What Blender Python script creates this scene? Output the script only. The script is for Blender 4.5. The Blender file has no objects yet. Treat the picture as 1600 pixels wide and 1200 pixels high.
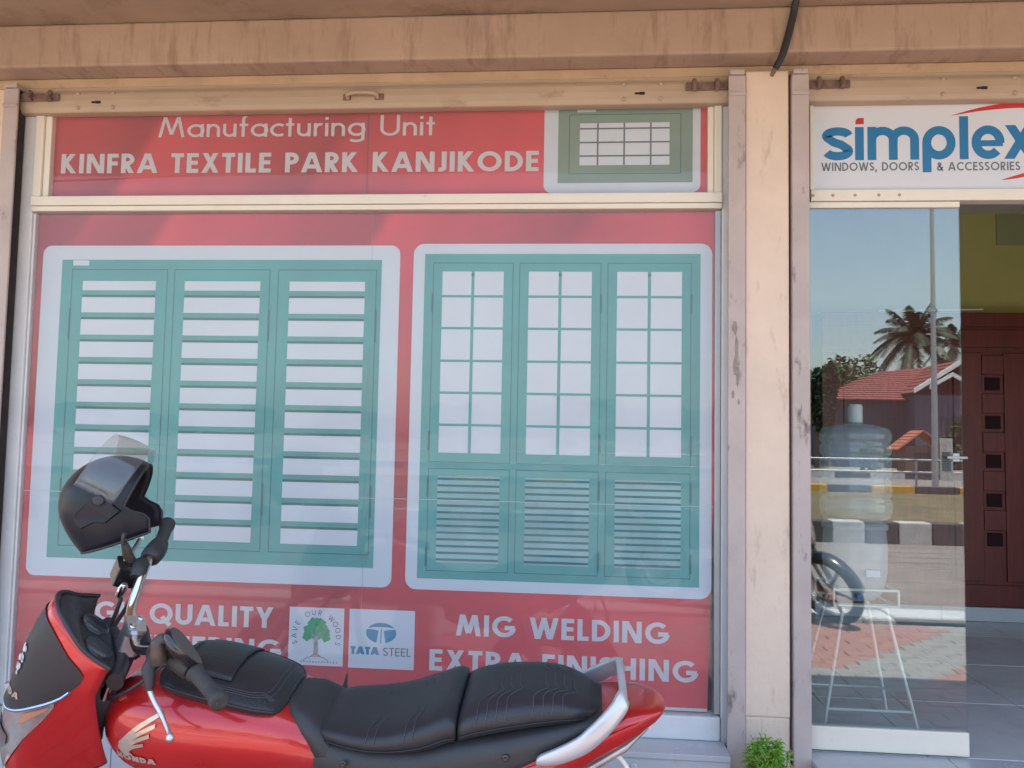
import bpy, math, random
from mathutils import Vector, Matrix
random.seed(7)
R = math.radians
scene = bpy.context.scene
col = scene.collection

# ------------------------------------------------------------ camera, sky, sun, exposure
YAW, PITCH, ROLL = R(4.77), R(3.57), R(1.09)
cam_d = bpy.data.cameras.new('camera')
cam = bpy.data.objects.new('camera', cam_d); col.objects.link(cam)
cam_d.sensor_width = 36.0
cam_d.lens = 1250 / 1600 * 36.0
cam_d.clip_start = 0.05
cam_d.clip_end = 3000
_f = Vector((-math.sin(YAW) * math.cos(PITCH), math.cos(YAW) * math.cos(PITCH), math.sin(PITCH)))
_r = Vector((math.cos(YAW), math.sin(YAW), 0))
_u = _r.cross(_f)
_r2 = _r * math.cos(ROLL) + _u * math.sin(ROLL)
_u2 = _u * math.cos(ROLL) - _r * math.sin(ROLL)
cam.matrix_world = Matrix(((_r2.x, _u2.x, -_f.x, 0.0), (_r2.y, _u2.y, -_f.y, -2.9), (_r2.z, _u2.z, -_f.z, 1.45), (0, 0, 0, 1)))
scene.camera = cam

SUN_EL, SUN_AZ = R(79), R(20)            # sun stands behind the shops, azimuth clockwise from +Y
world = bpy.data.worlds.new('World'); scene.world = world
world.use_nodes = True
wn = world.node_tree.nodes; wl = world.node_tree.links
bg = wn['Background']
sky = wn.new('ShaderNodeTexSky'); sky.sky_type = 'NISHITA'
sky.sun_disc = False
sky.sun_elevation = SUN_EL; sky.sun_rotation = SUN_AZ
sky.air_density = 1.2; sky.dust_density = 2.0; sky.ozone_density = 1.0
bg.inputs['Strength'].default_value = 0.15
wl.new(sky.outputs[0], bg.inputs['Color'])
sun_d = bpy.data.lights.new('sun', 'SUN'); sun_d.energy = 4.0; sun_d.angle = R(0.5); sun_d.color = (1, 0.97, 0.92)
sun = bpy.data.objects.new('sun', sun_d); col.objects.link(sun)
sdir = Vector((math.sin(SUN_AZ) * math.cos(SUN_EL), math.cos(SUN_AZ) * math.cos(SUN_EL), math.sin(SUN_EL)))
sun.rotation_euler = sdir.to_track_quat('Z', 'Y').to_euler()
sun.location = sdir * 30
vs = scene.view_settings
vs.view_transform = 'Standard'; vs.look = 'None'; vs.gamma = 1.0; vs.use_curve_mapping = False
vs.exposure = 1.97
scene.render.resolution_x = 1024; scene.render.resolution_y = 768
scene.render.engine = 'CYCLES'
scene.cycles.caustics_reflective = False; scene.cycles.max_bounces = 6; scene.cycles.diffuse_bounces = 3; scene.cycles.glossy_bounces = 3; scene.cycles.transparent_max_bounces = 10

# ------------------------------------------------------------ mesh helpers
class MB:
    def __init__(s): s.v = []; s.f = []; s.sm = []
    def add(s, vs_, fs, smooth=False):
        o = len(s.v); s.v += [tuple(p) for p in vs_]
        for f in fs: s.f.append([o + i for i in f]); s.sm.append(smooth)
    def box(s, x0, x1, y0, y1, z0, z1):
        s.add([(x0, y0, z0), (x1, y0, z0), (x1, y1, z0), (x0, y1, z0), (x0, y0, z1), (x1, y0, z1), (x1, y1, z1), (x0, y1, z1)],
              [(0, 3, 2, 1), (4, 5, 6, 7), (0, 1, 5, 4), (1, 2, 6, 5), (2, 3, 7, 6), (3, 0, 4, 7)])
        return s
    def loft(s, rings, smooth=True, cap=True, closed=True):
        n = len(rings[0]); o = len(s.v)
        for r in rings: s.v += [tuple(p) for p in r]
        m = n if closed else n - 1
        for i in range(len(rings) - 1):
            for j in range(m):
                a = o + i * n + j; b = o + i * n + (j + 1) % n
                s.f.append([a, b, b + n, a + n]); s.sm.append(smooth)
        if cap and closed:
            for r, rev in ((rings[0], True), (rings[-1], False)):
                k = len(s.v); s.v += [tuple(p) for p in r]
                idx = list(range(k, k + n))
                s.f.append(idx[::-1] if rev else idx); s.sm.append(False)
        return s
    def tube(s, pts, r, n=10, cap=True, flat=None, smooth=True):
        pts = [Vector(p) for p in pts]; m = len(pts)
        rr = r if isinstance(r, (list, tuple)) else [r] * m
        t0 = (pts[1] - pts[0]).normalized()
        nrm = Vector((0, 0, 1)) if abs(t0.z) < 0.9 else Vector((1, 0, 0))
        rings = []
        for i, p in enumerate(pts):
            t = (pts[min(i + 1, m - 1)] - pts[max(i - 1, 0)])
            t = t.normalized() if t.length > 1e-9 else t0
            nrm = (nrm - t * nrm.dot(t))
            nrm = nrm.normalized() if nrm.length > 1e-6 else t.orthogonal().normalized()
            b = t.cross(nrm)
            fl = flat if flat else 1.0
            rings.append([p + nrm * (rr[i] * math.cos(2 * math.pi * k / n)) + b * (rr[i] * fl * math.sin(2 * math.pi * k / n)) for k in range(n)])
        return s.loft(rings, smooth, cap)
    def lathe(s, prof, n=24, c=(0, 0, 0), axis='z'):
        rings = []
        for (r, h) in prof:
            ring = []
            for k in range(n):
                a = 2 * math.pi * k / n; x, y = r * math.cos(a), r * math.sin(a)
                if axis == 'z': ring.append((c[0] + x, c[1] + y, c[2] + h))
                elif axis == 'y': ring.append((c[0] + y, c[1] + h, c[2] + x))
                else: ring.append((c[0] + h, c[1] + x, c[2] + y))
            rings.append(ring)
        return s.loft(rings)
    def torus(s, c, R_, r, n=40, m=10, axis='y'):
        rings = []
        for i in range(n):
            a = 2 * math.pi * i / n; ring = []
            for k in range(m):
                b = 2 * math.pi * k / m; rad = R_ + r * math.cos(b); h = r * math.sin(b)
                ring.append((c[0] + rad * math.cos(a), c[1] + h, c[2] + rad * math.sin(a)))
            rings.append(ring)
        rings.append(rings[0])
        return s.loft(rings, cap=False)
    def grid(s, fn, nu, nv, smooth=True):
        vs_ = [fn(i / nu, j / nv) for i in range(nu + 1) for j in range(nv + 1)]
        fs = [(i * (nv + 1) + j, (i + 1) * (nv + 1) + j, (i + 1) * (nv + 1) + j + 1, i * (nv + 1) + j + 1) for i in range(nu) for j in range(nv)]
        s.add(vs_, fs, smooth); return s
    def poly_y(s, pts, y):                      # flat polygon in the x,z plane facing -y, points counter-clockwise seen from -y
        s.add([(p[0], y, p[1]) for p in pts], [tuple(range(len(pts)))]); return s
    def prism_y(s, pts, y0, y1):                # extruded polygon, y0 = front
        n = len(pts)
        s.add([(p[0], y0, p[1]) for p in pts] + [(p[0], y1, p[1]) for p in pts],
              [tuple(range(n)), tuple(range(2 * n - 1, n - 1, -1))] + [(i, n + i, n + (i + 1) % n, (i + 1) % n) for i in range(n)])
        return s
    def map(s, fn): s.v = [tuple(fn(p)) for p in s.v]; return s
    def build(s, name, material, parent=None, bevel=0, solid=0, sub=0, fixn=False):
        me = bpy.data.meshes.new(name)
        me.from_pydata(s.v, [], s.f)
        me.polygons.foreach_set('use_smooth', s.sm)
        if fixn:
            import bmesh
            bm = bmesh.new(); bm.from_mesh(me); bmesh.ops.recalc_face_normals(bm, faces=bm.faces); bm.to_mesh(me); bm.free()
        me.update()
        if material: me.materials.append(material)
        o = bpy.data.objects.new(name, me); col.objects.link(o)
        if parent: o.parent = parent
        if solid:
            m = o.modifiers.new('solid', 'SOLIDIFY'); m.thickness = solid; m.offset = -1
        if sub:
            m = o.modifiers.new('sub', 'SUBSURF'); m.levels = sub; m.render_levels = sub
        if bevel:
            m = o.modifiers.new('bevel', 'BEVEL'); m.width = bevel; m.segments = 2; m.limit_method = 'ANGLE'; m.angle_limit = R(35)
        return o

def empty(name, loc=(0, 0, 0), rot=(0, 0, 0)):
    o = bpy.data.objects.new(name, None); col.objects.link(o)
    o.location = loc; o.rotation_euler = rot; o.empty_display_size = 0.1
    return o
def tag(o, label=None, cat=None, group=None, kind=None):
    if label: o['label'] = label
    if cat: o['category'] = cat
    if group: o['group'] = group
    if kind: o['kind'] = kind
    return o
def spline(pts, k=6):
    pts = [Vector(p) for p in pts]; out = []
    for i in range(len(pts) - 1):
        p0 = pts[max(i - 1, 0)]; p1 = pts[i]; p2 = pts[i + 1]; p3 = pts[min(i + 2, len(pts) - 1)]
        for j in range(k):
            t = j / k
            out.append(0.5 * ((2 * p1) + (p2 - p0) * t + (2 * p0 - 5 * p1 + 4 * p2 - p3) * t * t + (3 * p1 - p0 - 3 * p2 + p3) * t ** 3))
    out.append(pts[-1]); return out
def interp(tab, x):
    tab = sorted(tab)
    if x <= tab[0][0]: return tab[0][1]
    for (a, b), (c, d) in zip(tab, tab[1:]):
        if x <= c:
            t = (x - a) / (c - a); return b + (d - b) * t
    return tab[-1][1]
def sm_interp(tab, x):
    tab = sorted(tab)
    if x <= tab[0][0]: return tab[0][1]
    if x >= tab[-1][0]: return tab[-1][1]
    for i in range(len(tab) - 1):
        (a, b), (c, d) = tab[i], tab[i + 1]
        if x <= c:
            m0 = (d - tab[i - 1][1]) / (c - tab[i - 1][0]) if i > 0 else (d - b) / (c - a)
            m1 = (tab[i + 2][1] - b) / (tab[i + 2][0] - a) if i + 2 < len(tab) else (d - b) / (c - a)
            h = c - a; t = (x - a) / h
            return (2 * t**3 - 3 * t**2 + 1) * b + (t**3 - 2 * t**2 + t) * h * m0 + (-2 * t**3 + 3 * t**2) * d + (t**3 - t**2) * h * m1
def rrect(x0, x1, z0, z1, r, n=6):
    out = []
    for cx, cz, a0 in ((x1 - r, z0 + r, -90), (x1 - r, z1 - r, 0), (x0 + r, z1 - r, 90), (x0 + r, z0 + r, 180)):
        for k in range(n + 1):
            a = R(a0 + 90 * k / n); out.append((cx + r * math.cos(a), cz + r * math.sin(a)))
    return out

# ------------------------------------------------------------ materials
def mat(name, color, rough=0.6, metal=0.0, var=0.0, vscale=8.0, bump=0.0, bscale=60.0, coat=0.0, spec=0.5, stain=None, stretch=(1, 1, 1), sheen=0, sstretch=None):
    """principled material; var = amount of value mottling, stain = (colour, scale, low, high) blotches"""
    m = bpy.data.materials.new(name); m.use_nodes = True
    nt = m.node_tree; N = nt.nodes; Lk = nt.links
    b = N['Principled BSDF']
    b.inputs['Roughness'].default_value = rough; b.inputs['Metallic'].default_value = metal
    b.inputs['Specular IOR Level'].default_value = spec
    b.inputs['Coat Weight'].default_value = coat; b.inputs['Coat Roughness'].default_value = 0.06
    if sheen: b.inputs['Sheen Weight'].default_value = sheen
    b.inputs['Base Color'].default_value = (*color, 1)
    if not (var or bump or stain): return m
    tc = N.new('ShaderNodeTexCoord')
    mp = N.new('ShaderNodeMapping'); mp.inputs['Scale'].default_value = stretch
    Lk.new(tc.outputs['Object'], mp.inputs['Vector'])
    last = None
    if var:
        n = N.new('ShaderNodeTexNoise'); n.inputs['Scale'].default_value = vscale; n.inputs['Detail'].default_value = 6; n.inputs['Roughness'].default_value = 0.65
        Lk.new(mp.outputs[0], n.inputs['Vector'])
        rp = N.new('ShaderNodeValToRGB')
        rp.color_ramp.elements[0].position = 0.3; rp.color_ramp.elements[1].position = 0.7
        rp.color_ramp.elements[0].color = (*[c * (1 - var) for c in color], 1)
        rp.color_ramp.elements[1].color = (*[min(1, c * (1 + var * 0.7)) for c in color], 1)
        Lk.new(n.outputs['Fac'], rp.inputs['Fac']); last = rp.outputs['Color']
        mr = N.new('ShaderNodeMapRange'); mr.inputs['To Min'].default_value = max(0.02, rough - 0.08); mr.inputs['To Max'].default_value = min(1, rough + 0.1)
        Lk.new(n.outputs['Fac'], mr.inputs['Value']); Lk.new(mr.outputs[0], b.inputs['Roughness'])
    if stain:
        sc_col, ssc, lo, hi = stain
        n2 = N.new('ShaderNodeTexNoise'); n2.inputs['Scale'].default_value = ssc; n2.inputs['Detail'].default_value = 8; n2.inputs['Roughness'].default_value = 0.7
        if sstretch:
            mp2 = N.new('ShaderNodeMapping'); mp2.inputs['Scale'].default_value = sstretch; mp2.inputs['Rotation'].default_value = (0, R(9), 0)
            Lk.new(tc.outputs['Object'], mp2.inputs['Vector']); Lk.new(mp2.outputs[0], n2.inputs['Vector'])
        else: Lk.new(mp.outputs[0], n2.inputs['Vector'])
        r2 = N.new('ShaderNodeMapRange'); r2.inputs['From Min'].default_value = lo; r2.inputs['From Max'].default_value = hi
        Lk.new(n2.outputs['Fac'], r2.inputs['Value'])
        mx = N.new('ShaderNodeMix'); mx.data_type = 'RGBA'
        Lk.new(r2.outputs[0], mx.inputs['Factor'])
        if last: Lk.new(last, mx.inputs[6])
        else: mx.inputs[6].default_value = (*color, 1)
        mx.inputs[7].default_value = (*sc_col, 1); last = mx.outputs[2]
    if last: Lk.new(last, b.inputs['Base Color'])
    if bump:
        n3 = N.new('ShaderNodeTexNoise'); n3.inputs['Scale'].default_value = bscale; n3.inputs['Detail'].default_value = 5
        Lk.new(mp.outputs[0], n3.inputs['Vector'])
        bp = N.new('ShaderNodeBump'); bp.inputs['Strength'].default_value = bump; bp.inputs['Distance'].default_value = 0.01
        Lk.new(n3.outputs['Fac'], bp.inputs['Height']); Lk.new(bp.outputs[0], b.inputs['Normal'])
    return m

def glass_mat(name, tint, ior=1.5, haze=0.0, wav=0.0, veil=0.0):
    """thin clear sheet: fresnel mix of a mirror reflection and straight transmission"""
    m = bpy.data.materials.new(name); m.use_nodes = True
    nt = m.node_tree; N = nt.nodes; Lk = nt.links
    N.remove(N['Principled BSDF']); out = N['Material Output']
    tr = N.new('ShaderNodeBsdfTransparent'); tr.inputs['Color'].default_value = (*tint, 1)
    gl = N.new('ShaderNodeBsdfGlossy'); gl.inputs['Roughness'].default_value = haze; gl.inputs['Color'].default_value = (1, 1, 1, 1)
    ge = N.new('ShaderNodeNewGeometry')
    mr = N.new('ShaderNodeMapRange'); mr.inputs['To Min'].default_value = ior; mr.inputs['To Max'].default_value = 1 / ior
    Lk.new(ge.outputs['Backfacing'], mr.inputs['Value'])
    fr = N.new('ShaderNodeFresnel'); Lk.new(mr.outputs[0], fr.inputs['IOR'])
    mx = N.new('ShaderNodeMixShader'); Lk.new(fr.outputs[0], mx.inputs[0]); Lk.new(tr.outputs[0], mx.inputs[1]); Lk.new(gl.outputs[0], mx.inputs[2])
    fin = mx.outputs[0]
    if veil:      # even pale diffuse layer: milkiness for plastics, painted sky haze for the window
        df_ = N.new('ShaderNodeBsdfDiffuse'); df_.inputs['Color'].default_value = (0.75, 0.76, 0.8, 1)
        md = N.new('ShaderNodeMixShader'); md.inputs[0].default_value = veil
        Lk.new(fin, md.inputs[1]); Lk.new(df_.outputs[0], md.inputs[2]); fin = md.outputs[0]
    Lk.new(fin, out.inputs['Surface'])
    if wav:
        tc = N.new('ShaderNodeTexCoord'); n3 = N.new('ShaderNodeTexNoise'); n3.inputs['Scale'].default_value = 1.6; n3.inputs['Detail'].default_value = 1
        Lk.new(tc.outputs['Object'], n3.inputs['Vector'])
        bp = N.new('ShaderNodeBump'); bp.inputs['Strength'].default_value = wav; bp.inputs['Distance'].default_value = 0.01
        Lk.new(n3.outputs['Fac'], bp.inputs['Height']); Lk.new(bp.outputs[0], gl.inputs['Normal'])
    return m

def poster_red(name):
    """printed red vinyl: brighter and darker diagonal bands of the print, fine weave"""
    m = bpy.data.materials.new(name); m.use_nodes = True
    N = m.node_tree.nodes; Lk = m.node_tree.links; b = N['Principled BSDF']
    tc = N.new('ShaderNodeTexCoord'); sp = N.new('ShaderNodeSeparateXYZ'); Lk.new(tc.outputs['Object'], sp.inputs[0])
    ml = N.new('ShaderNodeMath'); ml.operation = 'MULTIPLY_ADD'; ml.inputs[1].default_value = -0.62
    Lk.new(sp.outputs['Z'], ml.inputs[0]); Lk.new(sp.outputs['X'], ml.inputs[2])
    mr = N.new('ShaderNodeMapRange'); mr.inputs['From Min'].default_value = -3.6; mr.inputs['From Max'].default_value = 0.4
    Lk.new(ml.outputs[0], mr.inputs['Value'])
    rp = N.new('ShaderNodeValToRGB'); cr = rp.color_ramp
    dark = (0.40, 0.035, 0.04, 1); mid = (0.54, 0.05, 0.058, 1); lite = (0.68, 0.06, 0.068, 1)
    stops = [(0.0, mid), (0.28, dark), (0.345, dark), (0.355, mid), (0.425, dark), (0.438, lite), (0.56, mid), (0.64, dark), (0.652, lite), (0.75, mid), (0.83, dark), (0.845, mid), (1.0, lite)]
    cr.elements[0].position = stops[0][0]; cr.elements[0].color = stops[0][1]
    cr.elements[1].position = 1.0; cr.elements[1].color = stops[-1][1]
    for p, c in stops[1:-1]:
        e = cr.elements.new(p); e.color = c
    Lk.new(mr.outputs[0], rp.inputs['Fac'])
    n = N.new('ShaderNodeTexNoise'); n.inputs['Scale'].default_value = 5; n.inputs['Detail'].default_value = 7
    Lk.new(tc.outputs['Object'], n.inputs['Vector'])
    m2 = N.new('ShaderNodeMapRange'); m2.inputs['To Min'].default_value = 0.8; m2.inputs['To Max'].default_value = 1.2
    Lk.new(n.outputs['Fac'], m2.inputs['Value'])
    mx = N.new('ShaderNodeMix'); mx.data_type = 'RGBA'; mx.blend_type = 'MULTIPLY'; mx.inputs['Factor'].default_value = 1
    Lk.new(rp.outputs['Color'], mx.inputs[6]); Lk.new(m2.outputs[0], mx.inputs[7])
    Lk.new(mx.outputs[2], b.inputs['Base Color']); b.inputs['Roughness'].default_value = 0.5
    w = N.new('ShaderNodeTexNoise'); w.inputs['Scale'].default_value = 2.2; w.inputs['Detail'].default_value = 3
    Lk.new(tc.outputs['Object'], w.inputs['Vector'])
    bp = N.new('ShaderNodeBump'); bp.inputs['Strength'].default_value = 0.25; bp.inputs['Distance'].default_value = 0.02
    Lk.new(w.outputs['Fac'], bp.inputs['Height']); Lk.new(bp.outputs[0], b.inputs['Normal'])
    return m

M = {}
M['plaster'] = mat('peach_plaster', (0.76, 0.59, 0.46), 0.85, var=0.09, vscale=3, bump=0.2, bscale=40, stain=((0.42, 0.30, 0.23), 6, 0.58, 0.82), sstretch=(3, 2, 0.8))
M['beam'] = mat('shaded_stained_beam', (0.46, 0.325, 0.235), 0.9, var=0.14, vscale=2.2, bump=0.25, bscale=30, stain=((0.27, 0.17, 0.12), 5, 0.52, 0.76), sstretch=(4.2, 1, 0.6))  # base darkened for the shade under the canopy; streaks are stains
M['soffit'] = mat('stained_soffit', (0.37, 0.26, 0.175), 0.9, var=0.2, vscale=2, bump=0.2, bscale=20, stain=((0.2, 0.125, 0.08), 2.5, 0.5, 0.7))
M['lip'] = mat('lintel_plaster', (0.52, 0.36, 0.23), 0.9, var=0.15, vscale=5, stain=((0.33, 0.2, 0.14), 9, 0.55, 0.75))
M['mauve'] = mat('mauve_paint', (0.5, 0.405, 0.37), 0.6, var=0.12, vscale=6, stain=((0.12, 0.085, 0.08), 11, 0.57, 0.70), sstretch=(1.6, 1, 0.6), bump=0.06, bscale=50)
M['slot'] = mat('slot_shade', (0.035, 0.025, 0.024), 0.9, var=0.4, vscale=20)  # near-black fill painted as the shade inside channels and lock slots
M['shutter'] = mat('tan_shutter_paint', (0.47, 0.345, 0.24), 0.5, var=0.13, vscale=4, stain=((0.27, 0.18, 0.125), 9, 0.58, 0.76), stretch=(0.5, 1, 1.5))
M['rust'] = mat('rusty_iron', (0.2, 0.12, 0.09), 0.75, var=0.5, vscale=25, bump=0.3, bscale=60)
M['cream'] = mat('cream_aluminium', (0.8, 0.72, 0.6), 0.4, var=0.05, vscale=6, stain=((0.42, 0.36, 0.28), 14, 0.67, 0.8))
M['white_frame'] = mat('white_painted_post', (0.76, 0.74, 0.72), 0.55, var=0.07, vscale=8, stain=((0.35, 0.31, 0.29), 16, 0.66, 0.8))
M['tile'] = mat('pale_ceramic_tile', (0.56, 0.56, 0.57), 0.25, var=0.06, vscale=5, stain=((0.42, 0.40, 0.39), 5, 0.55, 0.85))
M['floor_tile'] = mat('grey_vitrified_tile', (0.62, 0.62, 0.61), 0.22, var=0.08, vscale=3, stain=((0.42, 0.42, 0.43), 4, 0.5, 0.8))
M['dark_gap'] = mat('dark_joint', (0.05, 0.045, 0.045), 0.9)
M['poster'] = poster_red('red_vinyl_print')
M['p_white'] = mat('print_white', (0.64, 0.66, 0.71), 0.5, var=0.07, vscale=1.4, bump=0.25, bscale=2.5)
M['p_green'] = mat('print_green', (0.10, 0.35, 0.325), 0.5, var=0.22, vscale=1.3, bump=0.25, bscale=2.5)
M['p_green_d'] = mat('print_dark_green', (0.04, 0.14, 0.14), 0.5, var=0.3, vscale=1.5)
M['p_line'] = mat('print_line', (0.05, 0.14, 0.14), 0.5)
M['p_slat'] = mat('print_slat_green', (0.11, 0.35, 0.31), 0.5, var=0.25, vscale=1.7)
M['p_louvre'] = mat('print_louvre_pale', (0.27, 0.5, 0.5), 0.5, var=0.3, vscale=2.5)
M['p_pane'] = mat('print_pane', (0.67, 0.68, 0.72), 0.5, var=0.07, vscale=1.6, bump=0.3, bscale=3)
M['p_olive'] = mat('print_olive_green', (0.22, 0.29, 0.22), 0.5, var=0.08, vscale=4)
M['p_letter'] = mat('print_letter_white', (0.62, 0.59, 0.6), 0.5)
M['p_grey'] = mat('print_grey', (0.13, 0.15, 0.17), 0.5)
M['p_blue'] = mat('print_blue', (0.015, 0.17, 0.36), 0.4)
M['p_cyan'] = mat('print_cyan_blue', (0.02, 0.23, 0.38), 0.5)
M['p_red'] = mat('print_bright_red', (0.55, 0.03, 0.03), 0.4)
M['p_leaf'] = mat('print_leaf_green', (0.05, 0.34, 0.14), 0.5, var=0.3, vscale=60)
M['p_trunk'] = mat('print_trunk', (0.33, 0.31, 0.29), 0.5, var=0.3, vscale=80)
M['sign_white'] = mat('sign_white', (0.66, 0.66, 0.69), 0.4, var=0.03, vscale=2)
M['glass_window'] = glass_mat('window_glass', (0.97, 0.98, 0.98), 1.26, wav=0.012, veil=0.04)  # pale layer imitates the haze of reflected sky over the posters
M['glass_door'] = glass_mat('tinted_door_glass', (0.90, 0.95, 0.95), 1.9, wav=0.006)
M['green_wall'] = mat('olive_green_wall', (0.5, 0.5, 0.17), 0.7, var=0.08, vscale=2)
M['green_wall_b'] = mat('grey_green_wall', (0.33, 0.36, 0.17), 0.7, var=0.06, vscale=2)
M['ceil'] = mat('white_ceiling', (0.7, 0.69, 0.66), 0.8, var=0.04)
M['wood'] = mat('dark_red_wood', (0.14, 0.022, 0.016), 0.45, var=0.35, vscale=4, stretch=(6, 1, 0.7), bump=0.05, bscale=30)
M['wood_d'] = mat('dark_wood_inset', (0.03, 0.014, 0.016), 0.85, spec=0.1)
M['bottle'] = mat('blue_bottle_plastic', (0.45, 0.7, 0.78), 0.12)
M['alloy_dull'] = mat('dull_alloy', (0.42, 0.42, 0.4), 0.5, metal=0.4)
M['wire_white'] = mat('white_wire_enamel', (0.66, 0.66, 0.6), 0.35)
M['black_rubber'] = mat('black_rubber', (0.028, 0.028, 0.03), 0.6, var=0.2, vscale=30, bump=0.1, bscale=200)

# ------------------------------------------------------------ stroke lettering (flat print)
def arc(cx, cy, rx, ry, a0, a1, n=14):
    return [(cx + rx * math.cos(R(a0 + (a1 - a0) * k / n)), cy + ry * math.sin(R(a0 + (a1 - a0) * k / n))) for k in range(n + 1)]
def glyph(ch, w):
    """geometric sans glyph on a cap height of 1: width, list of centre lines"""
    h = w / 2; XH = 0.64
    if ch == ' ': return 0.34, []
    if ch == 'I': return w, [[(h, 0), (h, 1)]]
    if ch == 'E': W = 0.5; return W, [[(h, 0), (h, 1)], [(0, h), (W, h)], [(0, 0.51), (W * 0.94, 0.51)], [(0, 1 - h), (W, 1 - h)]]
    if ch == 'F': W = 0.48; return W, [[(h, 0), (h, 1)], [(0, 0.5), (W * 0.94, 0.5)], [(0, 1 - h), (W, 1 - h)]]
    if ch == 'L': W = 0.44; return W, [[(h, 0), (h, 1)], [(0, h), (W, h)]]
    if ch == 'T': W = 0.54; return W, [[(W / 2, 0), (W / 2, 1)], [(0, 1 - h), (W, 1 - h)]]
    if ch == 'H': W = 0.7; return W, [[(h, 0), (h, 1)], [(W - h, 0), (W - h, 1)], [(0, 0.52), (W, 0.52)]]
    if ch == 'N': W = 0.76; return W, [[(h, 0), (h, 1)], [(W - h, 0), (W - h, 1)], [(h * 0.9, 1.1), (W - h * 0.9, -0.1)]]
    if ch == 'K': W = 0.66; return W, [[(h, 0), (h, 1)], [(h, 0.40), (W - h * 1.2, 1.08)], [(h + 0.10, 0.55), (W - h * 0.6, -0.08)]]
    if ch == 'A': W = 0.84; return W, [[(h * 0.95 - .04, -0.1), (W / 2 - h * .25 + .03, 1.1)], [(W - h * 0.95 + .04, -0.1), (W / 2 + h * .25 - .03, 1.1)], [(W * 0.2, 0.29), (W * 0.8, 0.29)]]
    if ch == 'V': W = 0.76; return W, [[(h * 0.9 - .03, 1.1), (W / 2 - h * .2, -0.1)], [(W - h * 0.9 + .03, 1.1), (W / 2 + h * .2, -0.1)]]
    if ch == 'M': W = 0.98; return W, [[(h * .9 - .015, -0.1), (0.24 + .015, 1.1)], [(W - h * .9 + .015, -0.1), (W - .24 - .015, 1.1)], [(0.235, 1.05), (W / 2, 0.13)], [(W - .235, 1.05), (W / 2, 0.13)]]
    if ch == 'W': W = 1.12; return W, [[(h * .9 - .02, 1.1), (0.31 + .02, -0.1)], [(W - h * .9 + .02, 1.1), (W - .31 - .02, -0.1)], [(0.31, -.08), (W / 2 + .01, 1.0)], [(W - .31, -.08), (W / 2 - .01, 1.0)]]
    if ch in 'OQ':
        W = 0.96; s = [arc(W / 2, 0.5, W / 2 - h, 0.5 - h, 0, 360, 32)]
        if ch == 'Q': s.append([(0.52, 0.36), (0.86, -0.06)])
        return W, s
    if ch == 'C': W = 0.78; return W, [arc(0.48, 0.5, 0.48 - h, 0.5 - h, 48, 312, 24)]
    if ch == 'G': W = 0.9; return W, [arc(0.48, 0.5, 0.48 - h, 0.5 - h, 45, 352, 28), [(0.5, 0.45), (0.9, 0.45)]]
    if ch == 'D': W = 0.72; return W, [[(h, 0), (h, 1)], [(0, 1 - h), (0.24, 1 - h)] + arc(0.24, 0.5, W - 0.24 - h, 0.5 - h, 85, -85, 18) + [(0.24, h), (0, h)]]
    if ch == 'P': W = 0.56; return W, [[(h, 0), (h, 1)], [(0, 1 - h), (0.26, 1 - h)] + arc(0.26, 0.7, W - .26 - h, 0.3 - h, 80, -80, 12) + [(0.26, 0.4 + h), (0, 0.4 + h)]]
    if ch == 'R': W = 0.58; return W, [[(h, 0), (h, 1)], [(0, 1 - h), (0.26, 1 - h)] + arc(0.26, 0.7, W - .28 - h, 0.3 - h, 80, -80, 12) + [(0.26, 0.4 + h), (0, 0.4 + h)], [(0.2, 0.5), (W - h * 0.9, -0.08)]]
    if ch == 'J': W = 0.36; return W, [[(W - h, 1), (W - h, 0.24)] + arc(W - h - .17 + 0.0, 0.2, .17, 0.2 - h, -5, -110, 8)]
    if ch == 'S': W = 0.54; return W, [[(W - h * 1.1, .84)] + arc(W / 2, 0.745, W / 2 - h, 0.255 - h, 50, 200, 12) + [(W * .36, .545), (W * .62, .46)] + arc(W / 2, 0.27, W / 2 - h, 0.27 - h, 30, -150, 14) + [(h * .7, .2)]]
    if ch == 'U': W = 0.7; return W, [[(h, 1), (h, 0.34)] + arc(W / 2, 0.34, W / 2 - h, 0.34 - h, 180, 360, 16) + [(W - h, 1)]]
    if ch == 'X': W = 0.74; return W, [[(h * .8, -.08), (W - h * 1.1, 1.08)], [(h * 1.1, 1.08), (W - h * .8, -.08)]]
    if ch == 'Y': W = 0.7; return W, [[(W / 2, 0), (W / 2, 0.48)], [(h * .7, 1.08), (W / 2, 0.42)], [(W - h * .7, 1.08), (W / 2, 0.42)]]
    if ch == '&': W = 0.66; return W, [[(W, -.02), (0.2, .72)] + arc(0.3, .8, .14, .2 - h, 200, -20, 10) + [(0.4, .66), (.12, .42)] + arc(.27, .25, .27 - h, .25 - h, 140, 320, 12) + [(W, .46)]]
    if ch == ',': return w, [[(h * 1.4, .14), (h * .4, -.18)]]
    if ch == '.': return w, [[(h, 0), (h, w)]]
    if ch == "'": return w, [[(h, 1), (h, .72)]]
    # lower case
    if ch == 'a': W = 0.6; return W, [arc(XH / 2 - .01, XH / 2, XH / 2 - h, XH / 2 - h, 0, 360, 24), [(W - h, 0), (W - h, XH)]]
    if ch == 'c': W = 0.46; return W, [arc(XH / 2 - .01, XH / 2, XH / 2 - h, XH / 2 - h, 50, 310, 20)]
    if ch == 'e': W = 0.6; return W, [arc(W / 2, XH / 2, W / 2 - h, XH / 2 - h, 8, 318, 22), [(h, XH / 2 + .01), (W - h * .2, XH / 2 + .01)]]
    if ch == 'f': W = 0.32; return W, [[(.14, 0), (.14, .86)] + arc(.26, .86, .12, .2 - h, 180, 80, 8), [(0, XH - h), (W, XH - h)]]
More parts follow.
